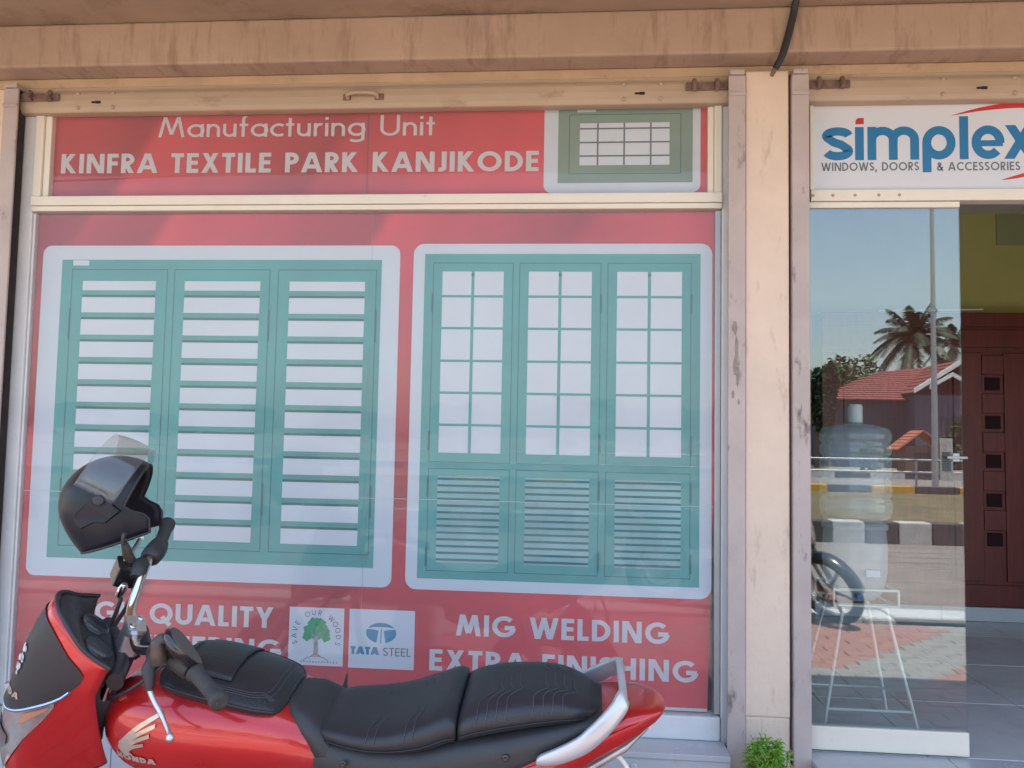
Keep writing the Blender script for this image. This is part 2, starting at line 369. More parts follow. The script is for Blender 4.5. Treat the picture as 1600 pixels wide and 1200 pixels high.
    if ch == 'g': W = 0.6; return W, [arc(XH / 2 - .01, XH / 2, XH / 2 - h, XH / 2 - h, 0, 360, 24), [(W - h, XH), (W - h, -.1)] + arc(W / 2, -.1, W / 2 - h, .2 - h, 0, -150, 12)]
    if ch == 'i': return w, [[(h, 0), (h, XH)], [(h, .8), (h, .8 + w * 1.15)]]
    if ch == 'l': return w, [[(h, 0), (h, 1)]]
    if ch == 'n': W = 0.5; return W, [[(h, 0), (h, XH)], [(h, .2), (h, .38)] + arc(W / 2, .38, W / 2 - h, XH - .38 - h, 180, 0, 14) + [(W - h, 0)]]
    if ch == 'r': W = 0.3; return W, [[(h, 0), (h, XH)], [(h, .25), (h, .36)] + arc(h + .2, .36, .2, XH - .36 - h, 180, 75, 8)]
    if ch == 't': W = 0.3; return W, [[(.15, 0), (.15, .9)], [(0, XH - h), (W, XH - h)]]
    if ch == 'u': W = 0.5; return W, [[(h, XH), (h, .26)] + arc(W / 2, .26, W / 2 - h, .26 - h, 180, 360, 14) + [(W - h, XH)], [(W - h, 0), (W - h, XH)]]
    return 0.4, []
def clip_band(poly, lo, hi):
    for sgn, lim in ((1, lo), (-1, -hi)):
        out = []
        for i in range(len(poly)):
            a, b = poly[i], poly[(i + 1) % len(poly)]
            da, db = sgn * a[1] - lim, sgn * b[1] - lim
            if da >= 0: out.append(a)
            if (da >= 0) != (db >= 0):
                t = da / (da - db); out.append((a[0] + (b[0] - a[0]) * t, a[1] + (b[1] - a[1]) * t))
        poly = out
        if len(poly) < 3: return []
    return poly
def stroke_quads(pts, w, lo=-9, hi=9):
    n = len(pts); h = w / 2; closed = n > 3 and abs(pts[0][0] - pts[-1][0]) + abs(pts[0][1] - pts[-1][1]) < 1e-6
    Lf = []; Rt = []
    for i in range(n):
        if closed: a, b, c = pts[(i - 1) if i > 0 else n - 2], pts[i], pts[(i + 1) if i < n - 1 else 1]
        else: a, b, c = pts[max(i - 1, 0)], pts[i], pts[min(i + 1, n - 1)]
        def dirn(p, q):
            d = math.hypot(q[0] - p[0], q[1] - p[1]); return ((q[0] - p[0]) / d, (q[1] - p[1]) / d) if d > 1e-9 else None
        d1, d2 = dirn(a, b), dirn(b, c); d1 = d1 or d2; d2 = d2 or d1
        nx, ny = -(d1[1] + d2[1]), d1[0] + d2[0]; l = math.hypot(nx, ny) or 1; nx /= l; ny /= l
        k = 1 / max(0.5, nx * -d1[1] + ny * d1[0])
        Lf.append((b[0] + nx * h * k, b[1] + ny * h * k)); Rt.append((b[0] - nx * h * k, b[1] - ny * h * k))
    qs = []
    for i in range(n - 1):
        q = clip_band([Rt[i], Rt[i + 1], Lf[i + 1], Lf[i]], lo, hi)
        if q: qs.append(q)
    return qs
def text_mb(txt, x0, x1, z0, cap, w, y, gap=0.12, z_end=None):
    """lettering set between x0 and x1 on baseline z0 with capital height cap, stroke w (share of cap)"""
    lay = []; cx = 0
    for ch in txt:
        W, st = glyph(ch, w); lay.append((cx, st, ch)); cx += W + gap
    total = cx - gap; sx = (x1 - x0) / total; ze = z0 if z_end is None else z_end
    mb = MB()
    for cx, st, ch in lay:
        lo, hi = (-0.4, 1.2) if ch in 'gQ,&Jaceuni' else (0, 1.0)
        for k, s in enumerate(st):
            for q in stroke_quads(s, w, lo, hi):
                mb.poly_y([(x0 + (cx + p[0]) * sx, z0 + (ze - z0) * (cx + p[0]) / total + p[1] * cap) for p in q], y - 0.00006 * k)
    return mb

# ------------------------------------------------------------ ground and street (seen in the glass)
M['dirt'] = mat('dry_earth', (0.3, 0.24, 0.17), 0.95, var=0.25, vscale=0.6, bump=0.3, bscale=6)
M['asphalt'] = mat('dusty_asphalt', (0.25, 0.22, 0.19), 0.9, var=0.2, vscale=1.5, bump=0.2, bscale=80)
M['grass_soil'] = mat('grassy_soil', (0.17, 0.135, 0.065), 0.95, var=0.45, vscale=2.5, bump=0.5, bscale=14)
M['paver_red'] = mat('red_paver', (0.37, 0.19, 0.155), 0.8, var=0.22, vscale=5, bump=0.2, bscale=60)
M['paver_grey'] = mat('grey_paver', (0.3, 0.29, 0.26), 0.8, var=0.22, vscale=5, bump=0.2, bscale=60)
M['sand'] = mat('sand_joint', (0.17, 0.13, 0.1), 0.95, var=0.2, vscale=9)
M['kerb_white'] = mat('kerb_white', (0.5, 0.49, 0.46), 0.75, var=0.25, vscale=7, bump=0.2)
M['kerb_black'] = mat('kerb_black', (0.08, 0.075, 0.075), 0.75, var=0.3, vscale=7, bump=0.2)
M['kerb_yellow'] = mat('kerb_yellow', (0.6, 0.33, 0.03), 0.75, var=0.16, vscale=7, bump=0.2)
M['galv'] = mat('galvanised_steel', (0.45, 0.46, 0.47), 0.45, metal=0.6, var=0.1)
g = MB(); g.add([(-400, -400, -0.06), (400, -400, -0.06), (400, 300, -0.06), (-400, 300, -0.06)], [(0, 1, 2, 3)])
tag(g.build('ground', M['dirt']), kind='structure')
g = MB().box(-60, 60, -9.25, -4.1, -0.05, -0.01); tag(g.build('road', M['asphalt']), kind='structure')
g = MB().box(-60, 60, -17.9, -9.25, -0.05, 0.16); tag(g.build('road_median', M['grass_soil']), kind='structure')
g = MB().box(-60, 60, -29.0, -18.1, -0.05, 0.0); road_far = tag(g.build('far_road', M['asphalt']), kind='structure')

# forecourt of interlocking pavers
forecourt = MB().box(-6, 7, -3.72, -0.17, -0.05, -0.004).build('forecourt', M['sand']); tag(forecourt, kind='structure')
def paver_mesh(name, m):
    b = MB(); hx, hy, z, c = 0.108, 0.053, 0.022, 0.006
    b.add([(-hx, -hy, -.03), (hx, -hy, -.03), (hx, hy, -.03), (-hx, hy, -.03), (-hx, -hy, z - c), (hx, -hy, z - c), (hx, hy, z - c), (-hx, hy, z - c),
           (-hx + c, -hy + c, z), (hx - c, -hy + c, z), (hx - c, hy - c, z), (-hx + c, hy - c, z)],
          [(8, 9, 10, 11)] + [(i, (i + 1) % 4, 4 + (i + 1) % 4, 4 + i) for i in range(4)] + [(4 + i, 4 + (i + 1) % 4, 8 + (i + 1) % 4, 8 + i) for i in range(4)])
    o = b.build(name, m); return o
prng = random.Random(3)
pave_r = paver_mesh('paver', M['paver_red']); pave_g = paver_mesh('paver', M['paver_grey'])
pave_r.parent = forecourt; pave_g.parent = forecourt
first = {'r': True, 'g': True}
rest = {'r': MB(), 'g': MB()}; count = 0
def paver_kind(x, y):
    v = math.sin((x * 1.1 + y * 0.75) * 3.1 + 0.8 * math.sin(y * 2.3)) + 0.25 * prng.uniform(-1, 1)
    return 'g' if v > 0.35 else 'r'
spots = []
for j in range(32):
    y = -0.235 - j * 0.109
    for i in range(60):
        x = -5.9 + i * 0.2205 + (0.11 if j % 2 else 0)
        vis = 0.8 < x < 3.4 and y < -0.4 and (x / (2.9 - y)) > 0.25 and (x / (2.9 - y)) < 0.53
        spots.append((not vis, x, y))
spots.sort()
for nv, x, y in spots:
    k = paver_kind(x, y); dz = prng.uniform(-.003, .003)
    if not nv and count < 300:
        src = pave_r if k == 'r' else pave_g
        if first[k]: o = src; first[k] = False
        else:
            o = src.copy(); col.objects.link(o); o.parent = forecourt
        o.location = (x, y, dz); o.rotation_euler = (0, 0, prng.uniform(-.02, .02)); count += 1
    else:
        mb = rest[k]; b = [(v[0] + x, v[1] + y, v[2] + dz) for v in [tuple(q.co) for q in pave_r.data.vertices]]
        mb.add(b, [tuple(p.vertices) for p in pave_r.data.polygons])
for k in rest:
    tag(rest[k].build('paver_field', M['paver_red' if k == 'r' else 'paver_grey'], forecourt), kind='stuff')

# kerbs
def kerb(name, label, y0, y1, h, x0, x1, step, cols, cat='kerb', lo=-0.05):
    root = tag(empty(name, (0, y1, 0)), label, cat)
    x = x0; i = 0; sh = {}
    while x < x1:
        c = cols[i % len(cols)]
        if c not in sh:
            sh[c] = MB().box(0.006, step - 0.006, y0 - y1, 0, lo, h).build('kerb_block', M[c], root, bevel=0.02); o = sh[c]
        else:
            o = sh[c].copy(); col.objects.link(o); o.parent = root
        o.location = (x, 0, 0); x += step; i += 1
    return root
kerb('median_kerb', 'black and white painted kerb along the near edge of the median', -9.25, -8.98, 0.30, -12, 18, 0.46, ['kerb_white', 'kerb_black'])
kerb('median_kerb', 'black and yellow painted kerb along the far edge of the median', -18.1, -17.8, 0.34, -20, 32, 1.05, ['kerb_yellow', 'kerb_black'])
kerb('edge_slab', 'white painted slab edging between pavers and road', -4.08, -3.76, 0.07, 2.5, 7.5, 1.25, ['kerb_white'], 'slab')
kerb('edge_slab', 'grey white slab edging left of the parked dark motorcycle', -4.08, -3.76, 0.05, -6.2, 2.3, 1.06, ['kerb_white'], 'slab')
kerb('verge_kerb', 'white kerb blocks spaced along the far road', -29.3, -29.0, 0.3, -20, 32, 1.3, ['kerb_white', 'kerb_black'])
# guard rail
gr = tag(empty('guard_rail', (8, -19.6, 0)), 'grey steel guard rail with two thin rails beyond the median', 'railing')
for z in (0.62, 0.95): MB().tube([(-26, 0, z), (24, 0, z)], 0.03, 8).build('rail', M['galv'], gr)
for i in range(18): MB().tube([(-25 + i * 2.9, 0, 0), (-25 + i * 2.9, 0, 0.98)], 0.035, 8).build('post', M['galv'], gr)
# lamp post with a small notice
lp = tag(empty('street_lamp', (9.3, -18.9 + 0.0, 0)), 'tall grey street lamp post on the far side of the road', 'lamp post')
MB().tube([(0, 0, 0), (0, 0, 4), (0, 0, 9.5)], [0.085, 0.065, 0.04], 12).build('pole', M['galv'], lp)
MB().tube(spline([(0, 0, 9.3), (0.05, 0.4, 9.9), (0.05, 1.4, 10.2)]), 0.04, 8).build('arm', M['galv'], lp)
MB().box(-0.1, 0.2, 1.3, 1.95, 10.12, 10.24).build('lamp_head', M['galv'], lp, bevel=0.03)
MB().box(0.10, 0.42, 0.02, 0.05, 0.45, 1.55).build('notice_plate', M['kerb_white'], lp)
MB().box(0.15, 0.37, 0.051, 0.056, 0.7, 1.2).build('notice_print', M['p_green_d'], lp)

# overhead wires with two poles out of frame
M['wire'] = mat('black_wire', (0.02, 0.02, 0.022), 0.5)
M['concrete'] = mat('concrete_pole', (0.33, 0.32, 0.3), 0.85, var=0.15, vscale=4)
for i, (x, side) in enumerate(((-16, 'left'), (17, 'right'))):
    p = tag(empty('utility_pole', (x, -7.0, 0)), 'concrete utility pole far to the %s carrying the wires' % side, 'pole', 'utility poles')
    MB().tube([(0, 0, 0), (0, 0, 7.2)], [0.17, 0.11], 10).build('shaft', M['concrete'], p)
    MB().box(-0.06, 0.06, -0.9, 0.9, 6.5, 6.62).build('crossarm', M['galv'], p)
for i, (y, za, zb, s) in enumerate(((-6.3, 4.3, 6.2, 'lowest'), (-6.7, 4.7, 6.45, 'second lowest'), (-7.1, 5.1, 6.6, 'second highest'), (-7.6, 5.5, 6.6, 'highest'))):
    pts = [(-16 + 33 * t / 20, y, za + (zb - za) * t / 20 - 0.5 * math.sin(math.pi * t / 20)) for t in range(21)]
    tag(MB().tube(pts, 0.014, 6).build('overhead_wire', M['wire']), 'thin black overhead wire above the street, %s of the four' % s, 'wire', 'overhead wires')

# house across the road
M['roof_red'] = mat('red_tile_roof', (0.27, 0.075, 0.06), 0.7, var=0.2, vscale=3)
M['roof_orange'] = mat('orange_tile_roof', (0.5, 0.16, 0.08), 0.7, var=0.2, vscale=3)
M['house_wall'] = mat('blue_grey_house_wall', (0.09, 0.09, 0.13), 0.8, var=0.1)
M['white_trim'] = mat('white_barge_board', (0.75, 0.74, 0.72), 0.6)
M['dark_pane'] = mat('dark_window_pane', (0.03, 0.035, 0.04), 0.15)
def tiled_slope(parent, a, b, c, d, n, name='roof_tile_course', m='roof_red'):
    """roof plane a-b at the eave, d-c at the ridge, laid in tile courses"""
    a, b, c, d = map(Vector, (a, b, c, d)); nrm = (b - a).cross(d - a).normalized()
    if nrm.z < 0: nrm = -nrm
    first_ = None
    for i in range(n):
        t0, t1 = i / n, (i + 1) / n
        p0, p1 = a.lerp(d, t0), b.lerp(c, t0); q0, q1 = a.lerp(d, t1), b.lerp(c, t1)
        mb = MB(); mb.add([p0, p1, q1, q0, p0 + nrm * .09, p1 + nrm * .09, q1 + nrm * .05, q0 + nrm * .05], [(0, 3, 2, 1), (4, 5, 6, 7), (0, 1, 5, 4), (1, 2, 6, 5), (2, 3, 7, 6), (3, 0, 4, 7)])
        mb.build(name, M[m], parent)
hs = tag(empty('house', (20.0, -44, 0)), 'low house with red tiled hip roof and white barge boards', 'house')
MB().box(-5.4, 3.8, -6, 0, 0, 4.0).build('wall', M['house_wall'], hs)
# main hip
tiled_slope(hs, (-6.3, 0.9, 3.7), (4.3, 0.9, 3.7), (1.2, -3, 5.9), (-1.6, -3, 5.6), 14)
tiled_slope(hs, (-6.3, -6.9, 3.7), (-6.3, 0.9, 3.7), (-1.6, -3, 5.6), (-1.7, -3.05, 5.6), 8)
tiled_slope(hs, (4.3, 0.9, 3.7), (4.3, -6.9, 3.7), (1.25, -3.05, 5.9), (1.2, -3, 5.9), 8)
# front gable with barge boards
tiled_slope(hs, (-1.9, 2.0, 4.05), (-1.9, -3, 4.05), (1.0, -3, 5.95), (1.0, 2.0, 5.95), 8)
tiled_slope(hs, (3.9, 2.0, 4.05), (3.9, -3, 4.05), (1.0, -3, 5.95), (1.0, 2.0, 5.95), 8)
for s in (-1, 1):
    b = MB(); b.add([(1.0, 2.05, 5.95), (1.0 + s * 2.9, 2.05, 4.05), (1.0 + s * 2.9, 2.05, 4.3), (1.0, 2.05, 6.22), (1.0, 1.9, 5.95), (1.0 + s * 2.9, 1.9, 4.05), (1.0 + s * 2.9, 1.9, 4.3), (1.0, 1.9, 6.22)],
                   [(0, 1, 2, 3), (4, 7, 6, 5), (3, 2, 6, 7), (0, 4, 5, 1), (1, 5, 6, 2)]); b.build('barge_board', M['white_trim'], hs)
    b = MB(); b.add([(0.1, 2.1, 5.0), (0.1 + s * 1.2, 2.1, 4.3), (0.1 + s * 1.2, 2.1, 4.5), (0.1, 2.1, 5.22), (0.1, 1.95, 5.0), (0.1 + s * 1.2, 1.95, 4.3), (0.1 + s * 1.2, 1.95, 4.5), (0.1, 1.95, 5.22)],
                   [(0, 1, 2, 3), (4, 7, 6, 5), (3, 2, 6, 7), (0, 4, 5, 1), (1, 5, 6, 2)]); b.build('barge_board', M['white_trim'], hs)
MB().box(-1.7, 3.7, 0.0, 1.6, 0, 4.0).build('porch_wall', M['house_wall'], hs)
for x in (-4.5, -2.6, 0.3, 2.4):
    w = MB().box(x - .6, x + .6, 1.62 if x > -2 else 0.02, 1.68 if x > -2 else 0.08, 1.4, 2.9).build('window', M['house_wall'], hs)
    MB().box(x - .5, x + .5, 1.69 if x > -2 else 0.09, 1.7 if x > -2 else 0.1, 1.5, 2.8).build('pane', M['dark_pane'], w)
kk = tag(empty('kiosk', (14.0, -30.8, 0)), 'small brick shed with orange tiled gable roof', 'shed'); kk.scale = (.6, .6, .72)
MB().box(-1.3, 0.9, -1.5, 0, 0, 1.75).build('wall', mat('brown_brick_wall', (0.2, 0.12, 0.08), 0.9, var=0.3, vscale=3), kk)
tiled_slope(kk, (1.5, 0.3, 1.5), (1.5, -1.8, 1.5), (-.2, -1.8, 2.6), (-.2, .3, 2.6), 6, m='roof_orange')
tiled_slope(kk, (-1.9, 0.3, 1.5), (-1.9, -1.8, 1.5), (-.2, -1.8, 2.6), (-.2, .3, 2.6), 6, m='roof_orange')
MB().box(-.7, .3, .01, .05, 0, 1.4).build('door', M['dark_pane'], kk)

# trees
M['leaf'] = mat('tree_leaves', (0.06, 0.1, 0.035), 0.7, var=0.4, vscale=1.2)
M['leaf_pale'] = mat('pale_tree_leaves', (0.1, 0.15, 0.06), 0.7, var=0.4, vscale=1.2)
M['leaf_dark'] = mat('dark_tree_leaves', (0.03, 0.06, 0.025), 0.7, var=0.4, vscale=1.2)
M['bark'] = mat('bark', (0.16, 0.12, 0.09), 0.9, var=0.3, vscale=6, bump=0.4, bscale=20)
M['frond'] = mat('palm_frond', (0.045, 0.062, 0.028), 0.55, var=0.3, vscale=1)
def crown_mb(rx, ry, rz, c, n, size, rng, clumps=14):
    mb = MB(); cl = []
    for _ in range(clumps):
        d = Vector((rng.gauss(0, 1), rng.gauss(0, 1), rng.gauss(0, 1))).normalized() * rng.uniform(.35, .85)
        cl.append((Vector((c[0] + d.x * rx, c[1] + d.y * ry, c[2] + d.z * rz)), rng.uniform(.28, .5)))
    for _ in range(n):
        cc, s = rng.choice(cl)
        d = Vector((rng.gauss(0, 1), rng.gauss(0, 1), rng.gauss(0, 1))).normalized() * rng.uniform(.5, 1.0)
        p = cc + Vector((d.x * rx * s, d.y * ry * s, d.z * rz * s))
        a = Vector((rng.gauss(0, 1), rng.gauss(0, 1), rng.gauss(0, .5))).normalized(); b = a.orthogonal().normalized()
        k = size * rng.uniform(.6, 1.3)
        mb.add([p - a * k, p + b * k * .4, p + a * k, p - b * k * .4], [(0, 1, 2, 3)])
    return mb
def tree(name, label, loc, h, rx, rz, leaf, n, size, seed, group='trees across the road'):
    rng = random.Random(seed)
    t = tag(empty(name, loc), label, 'tree', group)
    tr = MB().tube(spline([(0, 0, 0), (rng.uniform(-.1, .1), 0, h * .35), (rng.uniform(-.2, .2), .1, h * .75)]), [.16 - .1 * k / 12 for k in range(13)], 8)
    for k in range(5):
        a = rng.uniform(0, 6.28); z0 = h * rng.uniform(.3, .6)
        tr.tube(spline([(0, 0, z0), (math.cos(a) * rx * .4, math.sin(a) * rx * .4, z0 + h * .15), (math.cos(a) * rx * .7, math.sin(a) * rx * .7, z0 + h * .3)], 4), [.06 - .045 * k2 / 8 for k2 in range(9)], 6)
    tr.build('trunk', M['bark'], t)
    crown_mb(rx, rx, rz, (0, 0, h - rz), n, size, rng, 18).build('crown', M[leaf], t)
    return t
tree('broad_tree', 'pale feathery tree left of the red roof', (16.4, -50, 0), 7.2, 2.5, 2.4, 'leaf_pale', 3800, .2, 11)
tree('slim_tree', 'dark slim tree at the left edge of the door glass', (12.7, -41, 0), 5.6, 0.8, 2.3, 'leaf_dark', 2600, .17, 12)
tree('slim_tree', 'second dark slim tree close to the left edge of the door glass', (13.6, -42, 0), 5.9, 0.5, 2.5, 'leaf_dark', 1800, .16, 13)
tree('bushy_tree', 'dark green tree behind the right end of the house', (25.4, -53, 0), 7.6, 1.7, 2.8, 'leaf_dark', 3600, .22, 14)
tree('bushy_shrub', 'brown green bush in front of the house beside the shed', (16.6, -33, 0), 2.3, 1.3, 1.0, 'leaf', 2200, .13, 15)
tree('bushy_shrub', 'low bush beside the street lamp', (11.6, -29.9, 0), 1.4, .8, .65, 'leaf', 1300, .1, 16)
tl = MB(); trn = random.Random(77)
for i in range(30):
    x = -120 + i * 9 + trn.uniform(-3, 3); h_ = trn.uniform(3.5, 6.5)
    c_ = crown_mb(trn.uniform(4, 6.5), 3, h_ / 2, (x, -92 + trn.uniform(-4, 4), h_ / 2), 420, .6, trn, 10)
    tl.add(c_.v, c_.f)
tag(tl.build('treeline', M['leaf']), 'far off dark green line of trees beyond the road', 'trees', kind='stuff')
def palm(label, loc, h, seed, nf=22, fl=3.3):
    rng = random.Random(seed)
    t = tag(empty('coconut_palm', loc), label, 'palm tree', 'coconut palms')
    top = Vector((0.25, 0.1, h))
    MB().tube(spline([(0, 0, 0), (-.15, 0, h * .4), tuple(top)], 8), [.2 - .08 * k / 16 for k in range(17)], 10).build('trunk', M['bark'], t)
    for k in range(nf):
        az = 2.4 * k + rng.uniform(-.2, .2); el = R(70 - 105 * (k / nf)); L_ = fl * rng.uniform(.85, 1.1)
        d = Vector((math.cos(az), math.sin(az), 0)); pts = []
        for s in range(11):
            u = s / 10; drop = (0.35 + 0.35 * k / nf) * u * u * L_
            pts.append(top + d * (L_ * u * math.cos(el) * (1 - .12 * u)) + Vector((0, 0, L_ * u * math.sin(el) - drop)))
        mb = MB().tube(pts, [.035 - .028 * s / 10 for s in range(11)], 5)
        for s in range(2, 48):
            u = s / 48 * 10; i0 = min(int(u), 9); p = pts[i0].lerp(pts[i0 + 1], u - i0); tg = (pts[i0 + 1] - pts[i0]).normalized()
            side = tg.cross(Vector((0, 0, 1))).normalized(); ll = 0.62 * math.sin(math.pi * (0.12 + 0.8 * s / 48)) * fl / 3.0
            for sg in (-1, 1):
                tip = p + side * sg * ll * .75 + tg * ll * .45 + Vector((0, 0, -ll * rng.uniform(.3, .7)))
                mb.add([p - tg * .055, p + tg * .055, tip], [(0, 1, 2)])
        mb.build('frond', M['frond'], t)
    nut = MB()
    for k in range(6):
        a = k * 1.05; nut.lathe([(0.001, -.13), (.09, -.08), (.11, 0), (.08, .09), (.001, .13)], 8, tuple(top + Vector((math.cos(a) * .22, math.sin(a) * .22, -.25))))
    nut.build('coconut_bunch', M['leaf'], t)
palm('coconut palm rising behind the red tiled roof', (21.3, -50.5, 0), 8.3, 5, 36, 3.6)
palm('smaller coconut palm behind the right end of the red roof', (26.3, -56, 0), 8.6, 6, 16, 2.6)

# ------------------------------------------------------------ the shop building
bld = tag(empty('shop_building', (0, 0, 0)), 'peach and tan single storey shop building with projecting concrete canopy', 'building')
MB().box(-7, -2.196, -0.02, 0.2, 0.0, 2.9).build('wall', M['plaster'], bld)
MB().box(3.62, 7, -0.02, 0.2, 0.0, 2.9).build('wall', M['plaster'], bld)
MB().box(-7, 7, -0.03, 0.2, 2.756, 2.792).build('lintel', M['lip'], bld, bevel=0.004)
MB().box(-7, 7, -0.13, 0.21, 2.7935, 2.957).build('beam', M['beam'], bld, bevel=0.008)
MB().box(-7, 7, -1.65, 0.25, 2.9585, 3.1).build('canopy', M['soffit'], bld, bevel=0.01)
MB().box(-7, 7, -0.02, 0.21, 3.102, 4.6).build('shading_parapet', M['plaster'], bld)  # unseen upper block added to shade the front, height set by its shadow
MB().box(-7, 7, 0.22, 7, 3.2, 3.35).build('roof', M['soffit'], bld)
MB().box(-7, -6.8, 0.22, 7, 0, 3.19).build('side_wall', M['plaster'], bld)
MB().box(6.8, 7, 0.22, 7, 0, 3.19).build('side_wall', M['plaster'], bld)
MB().box(-7, 7, 7.01, 7.2, 0, 3.35).build('rear_wall', M['plaster'], bld)
# pillar between the two shop openings, with a rougher plinth of plastered blocks
pil = MB().box(0.577, 0.7265, -0.07, 0.1, 0.512, 2.754).build('pillar', M['plaster'], bld, bevel=0.004)
for (x0, x1, z0, z1) in ((0.577, 0.6285, 0.416, 0.509), (0.6295, 0.727, 0.3965, 0.509), (0.577, 0.653, 0.295, 0.415), (0.654, 0.727, 0.285, 0.3955), (0.577, 0.727, 0.0, 0.282)):
    MB().box(x0, x1, -0.068 + prng.uniform(-.003, .003), 0.1, z0, z1).build('plinth_block', M['plaster'], bld, bevel=0.006)
MB().box(0.58, 0.725, -0.0635, 0.1, 0.0, 0.511).build('plinth_core', M['plaster'], bld)
# ledge and riser tiles under the window, door step
def tiles(x0, x1, n, y0, y1, z0, z1, name):
    w = (x1 - x0) / n
    for i in range(n): MB().box(x0 + i * w + .0012, x0 + (i + 1) * w - .0012, y0, y1, z0, z1).build(name, M['tile'], bld, bevel=0.002)
tiles(-2.15, 0.517, 5, -0.148, -0.012, 0.385, 0.404, 'ledge_tile')
tiles(-2.15, 0.517, 5, -0.142, -0.12, 0.05, 0.3835, 'riser_tile')
MB().box(-2.15, 0.515, -0.118, 0.1, -0.05, 0.383).build('plinth_wall', M['lip'], bld)
tiles(0.792, 3.6, 6, -0.165, -0.003, 0.366, 0.384, 'step_tile')
tiles(0.792, 3.6, 6, -0.158, -0.135, 0.05, 0.3645, 'riser_tile')
MB().box(0.792, 3.6, -0.133, 0.05, -0.05, 0.364).build('plinth_wall', M['lip'], bld)
# room
MB().box(-2.1, 4.4, 0.03, 2.6, 0.2, 0.366).build('floor_slab', M['dark_gap'], bld)
for i in range(6):
    for j in range(4):
        MB().box(0.602 + i * 0.6, 1.198 + i * 0.6, 0.002 + j * .6, .598 + j * .6, 0.3665, 0.384).build('floor_tile', M['floor_tile'], bld, bevel=0.0015)
MB().box(-2.1, 4.4, 2.41, 2.6, 0.366, 2.95).build('interior_wall', M['green_wall'], bld)
MB().box(2.66, 4.4, 2.402, 2.409, 2.72, 2.915).build('interior_wall_panel', M['green_wall_b'], bld)
MB().box(4.4, 4.5, 0.2, 2.6, 0.366, 2.95).build('interior_wall', M['green_wall'], bld)
MB().box(-2.2, -2.1, 0.2, 2.6, 0.366, 2.95).build('interior_wall', M['green_wall'], bld)
MB().box(-2.1, 4.4, 0.03, 2.6, 2.9555, 2.958 + .0).map(lambda p: (p[0], max(p[1], 0.255), p[2] - 0.03)).build('ceiling', M['ceil'], bld)
for i in range(4): MB().box(1.45 + i * .74, 2.187 + i * .74, 2.17, 2.185, 0.386, 0.468).build('skirting_tile', M['tile'], bld, bevel=.002)

# big wooden display doors at the back of the room
wd = tag(empty('wooden_door', (2.45, 2.2, 0.386)), 'tall dark red carved wooden door standing at the back of the shop', 'door')
def wbox(name, x0, x1, z0, z1, yf, m='wood', bev=0.004): return MB().box(x0 - 2.45, x1 - 2.45, yf - 2.2, 2.21 - 2.2 + 0.19, z0 - .386, z1 - .386).build(name, M[m], wd, bevel=bev)
wbox('leaf', 1.5, 3.6, 0.47, 2.247, 2.19)
for x0, x1 in ((1.5, 1.6), (2.28, 2.445), (2.575, 2.7), (3.4, 3.6)): wbox('stile', x0, x1, 0.62, 2.0, 2.176)
for z0, z1 in ((0.472, 0.6), (2.03, 2.14), (2.16, 2.243)): wbox('rail', 1.5, 3.6, z0, z1, 2.172)
for k in range(5):
    z = 0.87 + k * 0.235
    wbox('inset_panel', 2.467, 2.555, z - .04, z + .04, 2.182, 'wood_d')
    wbox('cross_rail', 2.447, 2.573, z + .055, z + .175, 2.174 + (k % 2) * .003)
for x0, x1 in ((1.63, 2.25), (2.73, 3.37)):
    for z0, z1 in ((0.68, 1.25), (1.33, 1.95)): wbox('panel', x0, x1, z0, z1, 2.18, bev=0.006)
tag(MB().tube([(1.82, 2.12, 2.244), (2.43, 2.12, 2.256)], 0.006, 8).build('curtain_rod', M['wire_white']), 'thin pale rod across the top of the wooden door', 'rod')

# ------------------------------------------------------------ window: frame, panes
win = tag(empty('display_window', (-0.8, 0, 0.404)), 'wide cream framed shop window with two panes and a transom', 'window')
O = lambda p: (p[0] + 0.8, p[1], p[2] - 0.404)
def wb(name, x0, x1, y0, y1, z0, z1, m='cream', bev=0.003): return MB().box(x0, x1, y0, y1, z0, z1).map(O).build(name, M[m], win, bevel=bev)
wb('post', -2.178, -2.1195, -0.012, 0.05, 0.406, 2.75, 'white_frame')
wb('post', 0.506, 0.532, -0.012, 0.05, 0.386, 2.75, 'white_frame')
wb('jamb', -2.118, -2.084, -0.022, 0.045, 2.331, 2.75); wb('jamb_bead', -2.0835, -2.058, -0.012, 0.02, 2.331, 2.75)
wb('jamb', 0.477, 0.5045, -0.022, 0.045, 2.331, 2.75); wb('jamb_bead', 0.455, 0.4765, -0.012, 0.02, 2.331, 2.75)
wb('transom', -2.117, 0.505, -0.03, 0.045, 2.294, 2.330); wb('transom_bead', -2.117, 0.505, -0.024, 0.04, 2.273, 2.2925)
wb('jamb', 0.4835, 0.505, -0.004, 0.045, 0.489, 2.271, 'galv'); wb('jamb', -2.1185, -2.1085, -0.004, 0.045, 0.489, 2.271, 'white_frame')
wb('sill', -2.117, 0.504, -0.022, 0.06, 0.4045, 0.486, 'white_frame', .006)
pane_up = wb('pane', -2.057, 0.4545, -0.006, -0.001, 2.331, 2.70, 'glass_window', 0)
pane_lo = wb('pane', -2.108, 0.483, -0.006, -0.001, 0.487, 2.272, 'glass_window', 0)

